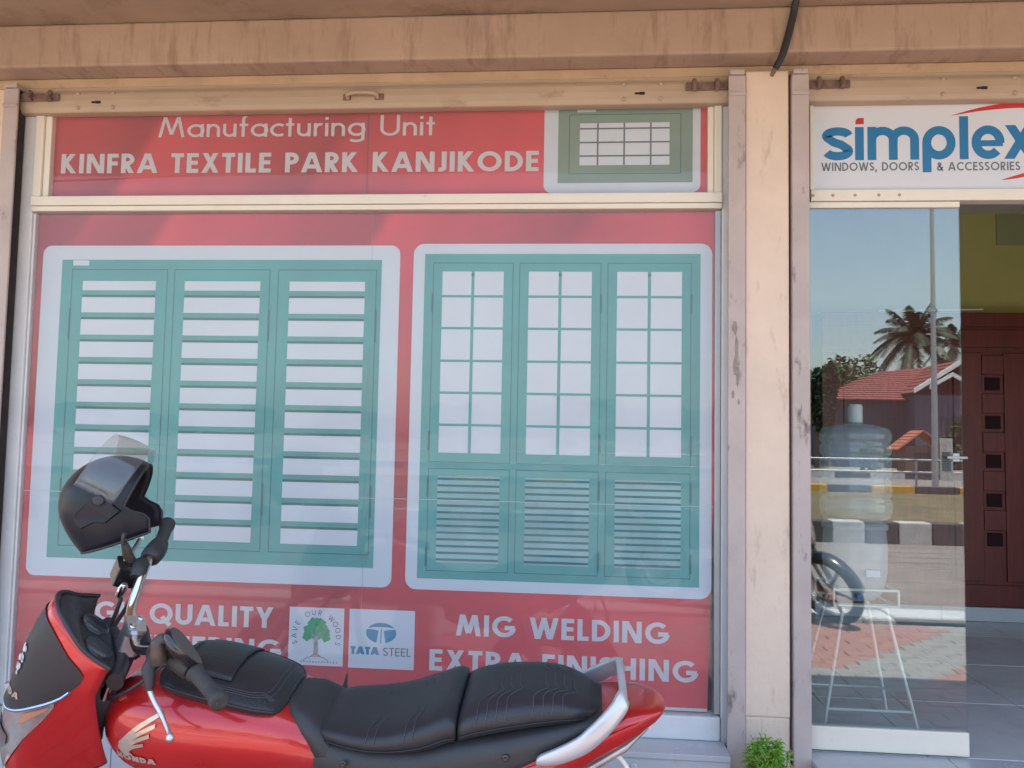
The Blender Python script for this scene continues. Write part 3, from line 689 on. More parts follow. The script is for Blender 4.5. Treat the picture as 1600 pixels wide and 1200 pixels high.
# ------------------------------------------------------------ posters behind the glass
PY = 0.012
def ly(k): return PY - 0.0006 * k
ps = tag(empty('poster', (-0.8, 0.013, 2.331)), 'red poster above the transom reading Manufacturing Unit, with small olive window', 'poster')
OP = lambda p: (p[0] + 0.8, p[1] - 0.013, p[2] - 2.331)
def pb(mb, name, m, parent=None): return mb.map(OPX[0]).build(name, M[m], parent or OPX[1])
OPX = [OP, ps]
pb(MB().prism_y([(-2.062, 2.3315), (0.458, 2.3315), (0.458, 2.74), (-2.062, 2.74)], PY, PY + .001), 'sheet', 'poster')
pb(text_mb('Manufacturing Unit', -1.637, -0.553, 2.571, 0.080, 0.115, ly(1), 0.11, 2.566), 'lettering', 'p_letter')
pb(text_mb('KINFRA TEXTILE PARK KANJIKODE', -2.027, -0.159, 2.432, 0.077, 0.2, ly(1), 0.125, 2.425), 'lettering', 'p_letter')
def rect(x0, x1, z0, z1): return [(x0, z0), (x1, z0), (x1, z1), (x0, z1)]
pp = pb(MB().poly_y(rrect(-0.14, 0.432, 2.342, 2.80, 0.03), ly(1)), 'printed_panel', 'p_white')
pb(MB().poly_y(rect(-0.088, 0.404, 2.379, 2.74), ly(2)), 'printed_frame', 'p_olive')
def outline(x0, x1, z0, z1, t, y):
    mb = MB()
    for a in (rect(x0, x1, z0, z0 + t), rect(x0, x1, z1 - t, z1)): mb.poly_y(a, y)
    for a in (rect(x0, x0 + t, z0, z1), rect(x1 - t, x1, z0, z1)): mb.poly_y(a, y - .00008)
    return mb
pb(outline(-0.048, 0.3625, 2.412, 2.638, 0.003, ly(3)), 'printed_line', 'p_line')
pb(MB().poly_y(rect(-0.008, 0.32, 2.445, 2.604), ly(3)), 'printed_pane', 'p_pane')
mb = MB()
for z in (2.583, 2.531, 2.480): mb.poly_y(rect(-0.008, 0.32, z - .003, z + .003), ly(4))
for x in (0.058, 0.155, 0.252): mb.poly_y(rect(x - .003, x + .003, 2.445, 2.604), ly(4) - .0001)
pb(mb, 'printed_grille', 'p_grey')
pb(MB().poly_y(rect(-0.018, 0.05, 2.646, 2.66), ly(3)), 'printed_tag', 'p_pane')
pb(MB().poly_y(rect(-0.808, -0.8055, 2.332, 2.74), ly(3)), 'sheet_seam', 'p_line')

ms = tag(empty('poster', (-0.8, 0.013, 0.49)), 'large red poster with two pictures of green shuttered windows', 'poster')
OPX = [lambda p: (p[0] + 0.8, p[1] - 0.013, p[2] - 0.49), ms]
XL, XR = -2.106, 0.483
# sheet with the torn wedge at its foot
pb(MB().prism_y([(XL, 0.492), (-0.849, 0.492), (-0.823, 0.580), (-0.820, 0.492), (0.464, 0.492), (0.4825, 1.25), (XR, 2.268), (XL, 2.268)], PY, PY + .001), 'sheet', 'poster')
pb(MB().poly_y(rect(XL, -0.852, 0.4925, 0.503), ly(1)), 'white_hem', 'p_letter')
pb(MB().poly_y([(-0.819, 0.4925), (0.463, 0.4925), (0.4633, 0.503), (-0.8195, 0.503)], ly(1)), 'white_hem', 'p_letter')
# left picture
pb(MB().poly_y(rrect(-2.080, -0.671, 0.882, 2.146, 0.035), ly(1)), 'printed_panel', 'p_white')
pb(MB().poly_y(rect(-2.000, -0.740, 0.951, 2.091), ly(2)), 'printed_frame', 'p_green')
for (x0, x1, a, b) in ((-1.958, -1.572, -1.912, -1.618), (-1.546, -1.168, -1.503, -1.206), (-1.138, -0.758, -1.092, -0.802)):
    pb(outline(x0, x1, 0.996, 2.054, 0.0032, ly(3)), 'printed_line', 'p_line')
    pb(MB().poly_y(rect(a, b, 1.029, 2.008), ly(3)), 'printed_pane', 'p_pane')
    m1 = MB(); m2 = MB()
    for k in range(11):
        z = 1.972 - k * 0.086
        m1.poly_y(rect(a, b, z - .027, z), ly(4)); m2.poly_y(rect(a, b, z - .027, z - .018), ly(5))
    pb(m1, 'printed_slats', 'p_slat'); pb(m2, 'printed_slat_shadow', 'p_green_d')
    hx = x0 if a < -1.9 else x1
    pb(MB().poly_y(rect(hx - .004, hx + .004, 1.78, 1.90), ly(4)).poly_y(rect(hx - .004, hx + .004, 1.13, 1.25), ly(4)), 'printed_hinge', 'p_line')
pb(MB().poly_y(rect(-1.955, -1.89, 2.068, 2.0885), ly(3)), 'printed_tag', 'p_pane')
# right picture
pb(MB().poly_y(rrect(-0.620, 0.476, 0.880, 2.152, 0.04), ly(1)), 'printed_panel', 'p_white')
pb(MB().poly_y(rect(-0.577, 0.434, 0.920, 2.114), ly(2)), 'printed_frame', 'p_green')
for i, (x0, x1, a, b) in enumerate(((-0.545, -0.245, -0.509, -0.281), (-0.223, 0.077, -0.188, 0.043), (0.100, 0.402, 0.135, 0.368))):
    pb(outline(x0, x1, 1.342, 2.081, 0.0028, ly(3)), 'printed_line', 'p_line')
    pb(outline(x0, x1, 0.948, 1.320, 0.0028, ly(3)), 'printed_line', 'p_line')
    pb(MB().poly_y(rect(a, b, 1.377, 2.048), ly(3)), 'printed_pane', 'p_pane')
    m1 = MB(); c = (a + b) / 2
    for z in (1.955, 1.836, 1.715, 1.597, 1.479): m1.poly_y(rect(a, b, z - .0045, z + .0045), ly(4))
    m1.poly_y(rect(c - .0055, c + .0055, 1.377, 2.048), ly(4) - .0001)
    pb(m1, 'printed_muntins', 'p_green')
    pb(MB().poly_y(rect(c - .006, c + .006, 2.03, 2.041), ly(5)), 'printed_catch', 'p_grey')
    pb(MB().poly_y(rect(a, b, 0.980, 1.292), ly(3)), 'printed_louvre', 'p_louvre')
    m2 = MB()
    for k in range(13):
        z = 1.286 - k * 0.0243; m2.poly_y(rect(a, b, z - .0085, z), ly(4))
    pb(m2, 'printed_louvre_gaps', 'p_green_d')
    hx = x0 if i == 0 else x1
    mh = MB()
    for z in (1.93, 1.42, 1.25, 1.0): mh.poly_y(rect(hx - .004, hx + .004, z - .035, z + .035), ly(4))
    pb(mh, 'printed_hinge', 'p_line')
# lettering
pb(text_mb('HIGH QUALITY', -1.902, -1.109, 0.720, 0.075, 0.2, ly(1), 0.12), 'lettering', 'p_letter')
pb(text_mb('ENGINEERING', -1.840, -1.076, 0.606, 0.073, 0.2, ly(1), 0.12), 'lettering', 'p_letter')
pb(text_mb('MIG WELDING', -0.428, 0.328, 0.721, 0.075, 0.2, ly(1), 0.13, 0.719), 'lettering', 'p_letter')
pb(text_mb('EXTRA FINISHING', -0.523, 0.428, 0.594, 0.075, 0.2, ly(1), 0.13, 0.590), 'lettering', 'p_letter')
# tree emblem tile
pb(MB().poly_y(rect(-1.047, -0.842, 0.593, 0.801), ly(1)), 'printed_tile', 'p_white')
ecx, ecz = -0.944, 0.704
mb = MB(); ring_txt = 'SAVE OUR WOODS'
for i, ch in enumerate(ring_txt):
    a = 197 - i * (214 / 13); W, st = glyph(ch, .13); ca, sa = math.cos(R(a)), math.sin(R(a))
    for k, s in enumerate(st):
        for q in stroke_quads(s, .13, 0, 1):
            mb.poly_y([(ecx + ca * (.074 + p[1] * .019) + sa * (p[0] - W / 2) * .02, ecz - .006 + sa * (.076 + p[1] * .019) - ca * (p[0] - W / 2) * .02) for p in q], ly(2) - .00005 * k)
pb(mb, 'ring_lettering', 'p_grey')
mb = MB()
for k, (dx, dz, r) in enumerate(((0, .03, .028), (-.026, .014, .022), (.026, .014, .022), (-.035, -.008, .016), (.036, -.008, .017), (-.012, .04, .02), (.015, .038, .02), (.0, .006, .024))):
    mb.poly_y([(ecx + dx + r * (1 + .12 * math.sin(5 * t / 24 * 6.283 + k)) * math.cos(t / 24 * 6.283), ecz + dz + r * (1 + .12 * math.sin(5 * t / 24 * 6.283 + k)) * math.sin(t / 24 * 6.283)) for t in range(24)], ly(2) - .00005 * k)
pb(mb, 'emblem_crown', 'p_leaf')
mb = MB().poly_y([(ecx - .022, .625), (ecx - .009, .635), (ecx - .007, .69), (ecx - .02, .71), (ecx, .698), (ecx + .02, .71), (ecx + .007, .69), (ecx + .009, .635), (ecx + .022, .625), (ecx, .629)], ly(3))
for q in stroke_quads(arc(ecx, .60, .05, .026, 20, 160, 12), .003): mb.poly_y(q, ly(3) - .0001)
pb(mb, 'emblem_trunk', 'p_trunk')
pb(text_mb('.............', -1.0, -0.862, 0.603, 0.03, .18, ly(2), .2), 'small_print', 'p_trunk')
# steel maker tile
pb(MB().poly_y(rect(-0.822, -0.580, 0.591, 0.8015), ly(1)), 'printed_tile', 'p_white')
tcx, tcz = -0.703, 0.719
mb = MB()
for t0, t1, in ((28, 152),):
    pts = [(tcx + .055 * math.cos(R(t)), tcz + .036 * math.sin(R(t))) for t in range(t0, t1 + 1, 4)]
    mb.poly_y(pts + [(tcx - .02, tcz + .021), (tcx + .02, tcz + .021)], ly(2))
for s in (-1, 1):
    pts = [(tcx + s * .056 * math.cos(R(t)), tcz + .037 * math.sin(R(t))) for t in range(20, -62, -6)] + [(tcx + s * .0165, tcz - .036), (tcx + s * .010, tcz + .008), (tcx + s * .03, tcz + .012)]
    mb.poly_y(pts if s < 0 else pts, ly(2)) if s < 0 else mb.poly_y(pts[::-1], ly(2))
mb.poly_y(rect(tcx - .0018, tcx + .0018, tcz - .038, tcz + .014), ly(2))
o = pb(mb, 'steel_emblem', 'p_cyan')
pb(text_mb('TATA', -0.815, -0.709, 0.640, 0.028, .3, ly(2), .06), 'lettering', 'p_cyan')
pb(text_mb('STEEL', -0.694, -0.592, 0.638, 0.029, .12, ly(2), .12), 'lettering', 'p_grey')
# sheet seams
pb(MB().poly_y(rect(-0.7790, -0.7778, 0.80, 2.267), ly(6)), 'sheet_seam', 'p_trunk')
pb(MB().poly_y([(XL, 1.199), (XL + .35, 1.199), (XL + .35, 1.201), (XL, 1.201)], ly(6)).poly_y(rect(-0.9, 0.48, 1.204, 1.2055), ly(6) - .0001), 'sheet_seam', 'p_white')

# ------------------------------------------------------------ shop sign above the door
sg = tag(empty('shop_sign', (1.6, 0.0, 2.341)), 'white shop sign with blue simplex lettering above the glass door', 'sign')
OPX = [lambda p: (p[0] - 1.6, p[1], p[2] - 2.341), sg]
MB().box(0.829, 3.55, 0.0, 0.02, 2.3405, 2.72).map(OPX[0]).build('board', M['sign_white'], sg, bevel=.001)
SY = -0.0005
def fat(chs, x0, x1, z0, xh, w, y):   # heavy rounded lower case letter between x0 and x1, x-height xh, stroke w in metres
    mb = MB(); W = x1 - x0; h = w / 2
    S = {
        's': [[(W - h * 1.0, xh * .74)] + arc(W / 2, xh * .735, W / 2 - h, xh * .265 - h, 25, 205, 12) + [(W * .38, xh * .545), (W * .62, xh * .47)] + arc(W / 2, xh * .275, W / 2 - h, xh * .275 - h, 25, -165, 14)],
        'i': [[(h, 0), (h, xh)]],
        'm': [[(h, 0), (h, xh)], [(h, xh * .5)] + arc(W / 4 + h * .5, xh * .6, W / 4 - h * .5, xh * .4 - h, 170, 0, 14) + [(W / 2, 0)], [(W / 2, xh * .5)] + arc(W * .75 - h * .5, xh * .6, W / 4 - h * .5, xh * .4 - h, 170, 0, 14) + [(W - h, 0)]],
        'p': [arc(W / 2, xh / 2, W / 2 - h, xh / 2 - h, 0, 360, 28), [(h, xh * .5), (h, -.046)]],
        'l': [[(h, 0), (h, .156)]],
        'e': [arc(W / 2, xh / 2, W / 2 - h, xh / 2 - h, -4, 318, 26), [(h, xh * .47), (W - h * .4, xh * .47)]],
        'x': [[(h * .6, -.02), (W - h * .9, xh + .02)], [(h * .9, xh + .02), (W - h * .6, -.02)]],
    }[chs]
    for k, s in enumerate(S):
        ww = w * (.72 if chs == 'e' and k == 1 else 1)
        for q in stroke_quads(s, ww, -.05 if chs == 'p' else 0, .2 if chs == 'l' else xh):
            mb.poly_y([(x0 + p[0], z0 + p[1]) for p in q], y - .00006 * k)
    return mb
for ch, x0, x1 in (('s', .861, .969), ('i', .976, 1.007), ('m', 1.019, 1.197), ('p', 1.208, 1.322), ('l', 1.335, 1.364), ('e', 1.376, 1.488), ('x', 1.482, 1.602)):
    pb(fat(ch, x0, x1, 2.4515, 0.1215, 0.0305, SY), 'letter', 'p_blue')
pb(MB().poly_y([(0.977, 2.583), (1.007, 2.583), (1.007, 2.606), (0.987, 2.606), (0.979, 2.599)], SY), 'letter_dot', 'p_red')
pb(text_mb('WINDOWS, DOORS', 0.858, 1.196, 2.4125, 0.031, .17, SY, .13), 'lettering', 'p_grey')
pb(text_mb('& ACCESSORIES', 1.257, 1.539, 2.4105, 0.031, .17, SY, .13), 'lettering', 'p_grey')
def swoosh(pts, wd_, y):
    mb = MB(); P_ = spline([(a, 0, b) for a, b in pts], 8); n = len(P_)
    for i in range(n - 1):
        w0, w1 = wd_ * math.sin(math.pi * i / (n - 1)), wd_ * math.sin(math.pi * (i + 1) / (n - 1)) + 1e-5
        mb.poly_y([(P_[i].x, P_[i].z - w0), (P_[i + 1].x, P_[i + 1].z - w1), (P_[i + 1].x, P_[i + 1].z + w1), (P_[i].x, P_[i].z + w0 + 1e-5)], y)
    return mb
pb(swoosh([(1.308, 2.610), (1.42, 2.634), (1.556, 2.646), (1.7, 2.63), (1.8, 2.56), (1.79, 2.49)], .012, SY), 'swoosh', 'p_red')
pb(swoosh([(1.475, 2.376), (1.55, 2.393), (1.68, 2.43), (1.76, 2.48)], .008, SY - .0002), 'swoosh', 'p_red')

# ------------------------------------------------------------ glass door
gd = tag(empty('glass_door', (1.07, 0, 0.39)), 'tinted glass door leaf with cream top and bottom rails', 'door')
def db(name, x0, x1, y0, y1, z0, z1, m='cream', bev=0.003): return MB().box(x0 - 1.07, x1 - 1.07, y0, y1, z0 - .39, z1 - .39).build(name, M[m], gd, bevel=bev)
db('pane', 0.8, 1.328, -0.004, 0.004, 0.472, 2.275, 'glass_door', 0)
db('bottom_rail', 0.8, 1.331, -0.014, 0.014, 0.392, 0.4715, 'cream', .004)
db('top_rail', 0.81, 1.328, -0.012, 0.012, 2.2755, 2.297)
hd = db('handle', 1.268, 1.335, -0.026, -0.017, 1.393, 1.402, 'alloy_dull', .003)
db('handle_plate', 1.29, 1.312, -0.0155, 0.0155, 1.384, 1.412, 'galv', .002)
df = tag(empty('door_frame', (1.6, 0, 2.3)), 'cream header bar of the shop doorway under the white sign', 'door frame')
MB().box(0.8155 - 1.6, 3.55 - 1.6, -0.02, 0.035, 2.2985 - 2.3, 2.3395 - 2.3).build('header', M['cream'], df, bevel=.003)
MB().box(0.8155 - 1.6, 0.8285 - 1.6, -0.012, 0.03, 2.3405 - 2.3, 2.74 - 2.3).build('side_strip', M['cream'], df, bevel=.002)
for x in (0.823, 0.892, 0.968, 1.05, 1.12):
    MB().lathe([(.001, -.001), (.005, -.001), (.006, 0.001), (.001, .001)], 12, (x - 1.6, -.0205, 2.318 - 2.3), 'y').build('screw_mark', M['shutter'], df)

# ------------------------------------------------------------ rolling shutters (rolled up; only the bottom bar shows)
def shutter(label, x0, x1, slots, rv, handle):
    s = tag(empty('rolling_shutter', ((x0 + x1) / 2, -0.03, 2.65)), label, 'shutter', 'rolled up shutters')
    Oq = lambda p: (p[0] - (x0 + x1) / 2, p[1] + 0.03, p[2] - 2.65)
    prof = [(-.03, 2.650), (-.043, 2.652), (-.050, 2.668), (-.052, 2.695), (-.050, 2.720), (-.043, 2.735), (-.03, 2.738), (.0, 2.738), (.0, 2.650)]
    MB().loft([[(x, y, z) for y, z in prof] for x in (x0, x1)], smooth=False).map(Oq).build('bottom_bar', M['shutter'], s, bevel=.003, fixn=True)
    MB().box(x0, x1, -0.028, 0.0, 2.739, 2.7555).map(Oq).build('rolled_curtain', M['shutter'], s)
    for x in rv:
        for z in (2.668, 2.722): MB().lathe([(.001, -.006), (.006, -.005), (.008, 0), (.008, .004)], 12, (x, -.0505, z), 'y').map(Oq).build('bolt', M['shutter'], s)
    for x in slots:
        MB().box(x - .018, x + .018, -.0535, -.045, 2.684, 2.691).box(x - .002, x + .016, -.0537, -.045, 2.6825, 2.6925).map(Oq).build('lock_slot', M['slot'], s)
    if handle:
        hx = handle
        MB().tube(spline([(hx - .055, -.05, 2.685), (hx - .05, -.072, 2.695), (hx, -.078, 2.698), (hx + .05, -.072, 2.695), (hx + .055, -.05, 2.687)], 5), .008, 8).map(Oq).build('lift_handle', M['shutter'], s)
        for a_, b_ in ((-.075, -.045), (.045, .08)): MB().box(hx + a_, hx + b_, -.056, -.05, 2.678, 2.702).map(Oq).build('handle_plate', M['rust'], s, bevel=.003)
    # latch irons at both ends
    for x, sg_ in ((x0, 1), (x1, -1)):
        MB().box(min(x, x + sg_ * .16), max(x, x + sg_ * .16), -.062, -.0525, 2.692, 2.722).map(Oq).build('latch_bar', M['rust'], s, bevel=.004)
        for dx in (.05, .13): MB().tube([(x + sg_ * dx, -.064, 2.69), (x + sg_ * dx, -.083, 2.702), (x + sg_ * dx, -.064, 2.727)], .0085, 8).map(Oq).build('staple', M['rust'], s)
    for x, sg_ in ((x0, 1), (x1, -1)):    # U shaped guide channels
        a, b = (x - .047, x + .012) if sg_ > 0 else (x - .012, x + .047)
        zb = 0.305
        g = MB().box(a, b, -.082, -.072, zb, 2.735)
        gx0, gx1 = (a, a + .012) if sg_ > 0 else (b - .012, b)
        g.box(gx0, gx1, -.0719, -.012, zb, 2.735)
        g.map(Oq).build('guide_channel', M['mauve'], s, bevel=.003)
        cx0, cx1 = (a + .0122, b - .012) if sg_ > 0 else (a + .012, b - .0122)
        MB().box(cx0, cx1, -.0718, -.02, zb, 2.735).map(Oq).build('channel_slot_shade', M['slot'], s)  # dark solid filling the hollow, standing for its shade
        MB().box(a, b, -.088, -.0825, 2.66, 2.675).map(Oq).build('channel_clip', M['mauve'], s, bevel=.003)
        MB().box(a + .004, b - .004, -.088, -.02, 2.7365, 2.754).map(Oq).build('channel_bracket', M['mauve'], s, bevel=.003)
    return s
shutter('tan rolled up shutter bar with rusty latches above the red posters', -2.163, 0.528, (-1.856, 0.206), (-1.931, -1.79, 0.149, 0.281), -0.815)
shutter('tan rolled up shutter bar with bolts above the white sign', 0.782, 3.59, (1.39, 3.0), (1.26, 1.50, 2.9, 3.1), None)

wp = MB(); wr = random.Random(9)
for k, (cx_, cz_, rx_, rz_) in enumerate(((.538, 1.835, .012, .03), (.545, 1.76, .008, .06), (.541, 1.70, .010, .045), (.548, 1.655, .006, .04), (.533, 1.60, .007, .018), (.552, 1.575, .006, .012))):
    wp.poly_y([(cx_ + rx_ * wr.uniform(.55, 1.05) * math.cos(t * .5236), cz_ + rz_ * wr.uniform(.6, 1.05) * math.sin(t * .5236)) for t in range(12)], -.0826 - .0001 * k)
wp.map(lambda p: (p[0] + .8175, p[1] + .03, p[2] - 2.65)).build('worn_patch', mat('worn_bare_paint', (0.3, 0.25, 0.22), 0.8, var=.3, vscale=40), bpy.data.objects['rolling_shutter'])

# black cable hanging over the beam
cb = tag(empty('hanging_cable', (0.7, -0.14, 2.73)), 'thick black cable hanging across the beam near the pillar', 'cable')
MB().tube(spline([(.032, -.06, .3), (.027, -.012, .215), (.020, -.004, .17), (-.01, -.002, .055), (-.035, .004, .002)], 6), [.0125] * 24 + [.0115], 10).build('sheath', M['black_rubber'], cb)
MB().tube([(-.034, .004, .006), (-.042, .03, -.012)], [.010, .007], 8).build('taped_end', M['rust'], cb)

# ------------------------------------------------------------ water bottle on its pot and wire stand
M['bottle_glass'] = glass_mat('clear_blue_plastic', (0.72, 0.87, 0.91), 1.75, 0.05, veil=0.27)
bx, by = 1.078, 0.33
bt = tag(empty('water_bottle', (bx, by, 1.145)), 'large ribbed blue water bottle with white cap inside the glass door', 'water bottle')
prof = [(.001, .0), (.10, .0), (.125, .012), (.131, .04), (.131, .072), (.121, .084), (.131, .096), (.130, .148), (.120, .16), (.130, .172), (.130, .232), (.120, .245), (.130, .258), (.130, .283), (.121, .295), (.131, .307), (.131, .33), (.12, .352), (.07, .366), (.03, .37), (.027, .38)]
MB().lathe(prof, 36).build('body', M['bottle_glass'], bt)
MB().lathe([(.0285, .372), (.0285, .438), (.024, .446), (.001, .446)], 20).build('cap', M['wire_white'], bt)
pt = tag(empty('water_pot', (bx - .005, by, 0.845)), 'pale translucent dispenser pot under the water bottle', 'water dispenser')
MB().lathe([(.001, 0), (.07, .0), (.10, .03), (.115, .10), (.118, .2), (.112, .262), (.12, .268), (.12, .285), (.08, .298), (.001, .299)], 32).build('pot', glass_mat('milky_plastic', (0.75, 0.86, 0.86), 1.6, 0.1, veil=0.42), pt)
MB().box(.0, .05, -.126, -.117, .1, .125).build('label', M['p_white'], pt)
MB().tube([(-.03, -.115, .03), (-.03, -.15, .03)], .012, 10).build('tap', M['p_blue'], pt)
stn = tag(empty('wire_stand', (bx - .02, by - .05, .384)), 'white wire stand with splayed legs holding the dispenser pot', 'stand')
def ring_rect(z, w, d, m, nm): MB().tube([(-w, -d, z), (w, -d, z), (w, d, z), (-w, d, z), (-w, -d, z)], .005, 6, cap=False).build(nm, M[m], stn)
ring_rect(.462, .115, .115, 'wire_white', 'ring'); ring_rect(.52, .115, .115, 'wire_white', 'ring'); ring_rect(.10, .148, .145, 'wire_white', 'brace')
for sx in (-1, 1):
    for sy in (-1, 1):
        MB().tube([(sx * .075, sy * .1, .462), (sx * .15, sy * .145, .10), (sx * .168, sy * .155, .003)], .006, 8).build('leg', M['wire_white'], stn)
        MB().tube([(sx * .115, sy * .115, .462), (sx * .115, sy * .115, .52)], .005, 6).build('upright', M['wire_white'], stn)

# ------------------------------------------------------------ motorcycle
M['red_paint'] = mat('red_metallic_paint', (0.50, 0.012, 0.014), 0.3, metal=0.3, coat=0.9, var=0.06, vscale=12, stain=((0.44, 0.10, 0.085), 26, 0.62, 0.86))
M['black_paint'] = mat('black_gloss_paint', (0.012, 0.012, 0.014), 0.25, coat=0.7)
M['seat_vinyl'] = mat('black_seat_vinyl', (0.022, 0.023, 0.027), 0.42, var=0.15, vscale=20, bump=0.12, bscale=260)
M['black_plastic'] = mat('black_textured_plastic', (0.03, 0.03, 0.032), 0.5, var=0.12, vscale=25, bump=0.08, bscale=300)
M['visor_black'] = mat('matt_charcoal_visor', (0.022, 0.023, 0.026), 0.5, var=0.12, vscale=30, bump=0.03, bscale=200, stain=((0.07, 0.065, 0.06), 40, 0.68, 0.8))
M['chrome'] = mat('chrome', (0.72, 0.72, 0.74), 0.08, metal=1.0)
M['alloy'] = mat('silver_alloy', (0.6, 0.6, 0.6), 0.35, metal=0.8, var=0.08, vscale=30)
M['rail_paint'] = mat('silver_grab_rail_paint', (0.55, 0.56, 0.58), 0.32, metal=0.5, coat=0.3)
M['dark_metal'] = mat('dark_metal', (0.08, 0.08, 0.085), 0.45, metal=0.6, var=0.2, vscale=20)
M['lens'] = mat('headlamp_lens', (0.45, 0.42, 0.4), 0.06, metal=0.55, coat=1.0, var=0.35, vscale=14)
M['amber'] = mat('amber_lens', (0.45, 0.2, 0.12), 0.15, coat=1.0)
M['red_lens'] = mat('red_lamp_lens', (0.35, 0.01, 0.01), 0.15, coat=1.0)
M['blue_trim'] = mat('blue_chrome_trim', (0.35, 0.5, 0.75), 0.12, metal=0.9)
M['leather'] = mat('black_leatherette', (0.02, 0.021, 0.024), 0.4, var=0.2, vscale=14, bump=0.16, bscale=150)
M['stitch'] = mat('grey_stitching', (0.085, 0.085, 0.09), 0.7)
M['mirror_brown'] = mat('dusty_mirror_shell', (0.075, 0.055, 0.045), 0.4, var=0.2, vscale=20)
M['grip'] = mat('dusty_rubber_grip', (0.05, 0.047, 0.046), 0.75, var=0.25, vscale=30, bump=0.25, bscale=250)
M['emblem'] = mat('pale_gold_emblem', (0.62, 0.53, 0.42), 0.3, metal=0.6, var=0.15, vscale=60)
M['sticker'] = mat('worn_white_sticker', (0.55, 0.55, 0.56), 0.6, var=0.3, vscale=60)
M['plate_white'] = mat('white_plate', (0.75, 0.75, 0.73), 0.5)

LEAN = R(11); STEER = R(38.5); RAKE = R(26)
bike = tag(empty('motorcycle', (-0.55, -0.80, 0.0), (-LEAN, 0, math.pi)), 'red motorcycle on its side stand in front of the red poster', 'motorcycle', 'parked motorcycles')
CL = Vector((.555, 0, .92))
E1 = Vector((math.cos(RAKE), 0, math.sin(RAKE))); E2 = Vector((0, 1, 0)); E3 = Vector((-math.sin(RAKE), 0, math.cos(RAKE)))
def ST(p):                       # steering frame (forward a, left b, up the steering axis h) to bike frame
    a, b, h = p; c, s = math.cos(STEER), math.sin(STEER)
    return CL + E1 * (c * a - s * b) + E2 * (s * a + c * b) + E3 * h
def sring(x, w, zt, zb, e=3.0, n=28, yoff=0, flat_top=0):
    out = []; mid = (zt + zb) / 2; hh = (zt - zb) / 2
    for k in range(n):
        t = 2 * math.pi * k / n; c, s = math.cos(t), math.sin(t)
        y = w * math.copysign(abs(c) ** (2 / e), c); z = mid + hh * math.copysign(abs(s) ** (2 / e), s)
        out.append((x, y + yoff, z))
    return out
def bp(mb, name, m, parent=None, **k): return mb.build(name, M[m], parent or bike, **k)

# fuel tank
TK_W = [(0.035, .085), (0.07, .112), (0.13, .135), (0.22, .150), (0.32, .158), (0.42, .155), (0.50, .135), (0.555, .10), (0.575, .07)]
TK_T = [(0.035, .775), (0.07, .812), (0.12, .838), (0.19, .858), (0.28, .875), (0.38, .886), (0.47, .880), (0.54, .855), (0.575, .825)]
TK_B = [(0.035, .66), (0.2, .64), (0.4, .64), (0.5, .66), (0.575, .71)]
tr_ = []
for i in range(30):
    x = 0.035 + .54 * i / 29
    tr_.append(sring(x, sm_interp(TK_W, x), sm_interp(TK_T, x), sm_interp(TK_B, x), 2.7, 36))
tank = bp(MB().loft(tr_).map(lambda p: (p[0] + .5 * (p[2] - .80) * max(0, 1 - (p[0] - .035) / .16), p[1], p[2])), 'fuel_tank', 'red_paint')
def tank_y(x, z):
    w, zt, zb = sm_interp(TK_W, x), sm_interp(TK_T, x), sm_interp(TK_B, x); u = min(.999, abs((z - (zt + zb) / 2) / ((zt - zb) / 2)))
    return w * (1 - u ** 2.7) ** (1 / 2.7)
# raised shroud below the front of the tank
def on_tank(mb, lift, s=1): return mb.map(lambda p: (p[0], s * (tank_y(p[0], p[2]) + lift - p[1]), p[2]))
for s in (1, -1):
    mb = MB()
    for k, (xa, za, xb, zb, ta, tb) in enumerate(((.500, .762, .388, .846, .018, .009), (.496, .752, .400, .820, .015, .009), (.490, .744, .414, .796, .012, .009), (.484, .738, .430, .772, .009, .008))):
        P_ = spline([(xa, 0, za), ((xa + xb) / 2 + .004, 0, (za + zb) / 2 + .006), (xb, 0, zb)], 5)
        for i in range(len(P_) - 1):
            w0, w1 = ta + (tb - ta) * i / 10, ta + (tb - ta) * (i + 1) / 10
            mb.add([(P_[i].x, 0, P_[i].z), (P_[i + 1].x, 0, P_[i + 1].z), (P_[i + 1].x, .0002 * k, P_[i + 1].z - w1), (P_[i].x, .0002 * k, P_[i].z - w0)], [(0, 1, 2, 3)])
    mb.add([(.500, 0, .757), (.494, 0, .742), (.470, 0, .744), (.458, 0, .736), (.488, 0, .735), (.503, 0, .748)], [(0, 1, 2, 3, 4, 5)])
    bp(on_tank(mb, .0025, s), 'wing_emblem', 'emblem', tank, fixn=True)
    tm = text_mb('HONDA', 0, .108, .7215, .0145, .3, 0, .08)
    tm.map(lambda p: ((.510 - p[0]) if s > 0 else (.402 + p[0]), p[1], p[2]))
    bp(on_tank(tm, .0025, s), 'badge_lettering', 'emblem', tank, fixn=True)
# plastic infill between tank and seat
rg = []
for x, w, zt in ((.125, .07, .842), (.10, .098, .841), (.07, .115, .833), (.045, .118, .815), (.03, .11, .79)): rg.append(sring(x, w, zt, .66, 3.2, 24))
bp(MB().loft(rg).map(lambda p: (p[0] + .45 * (p[2] - .80), p[1], p[2])), 'tank_tail_trim', 'black_plastic')
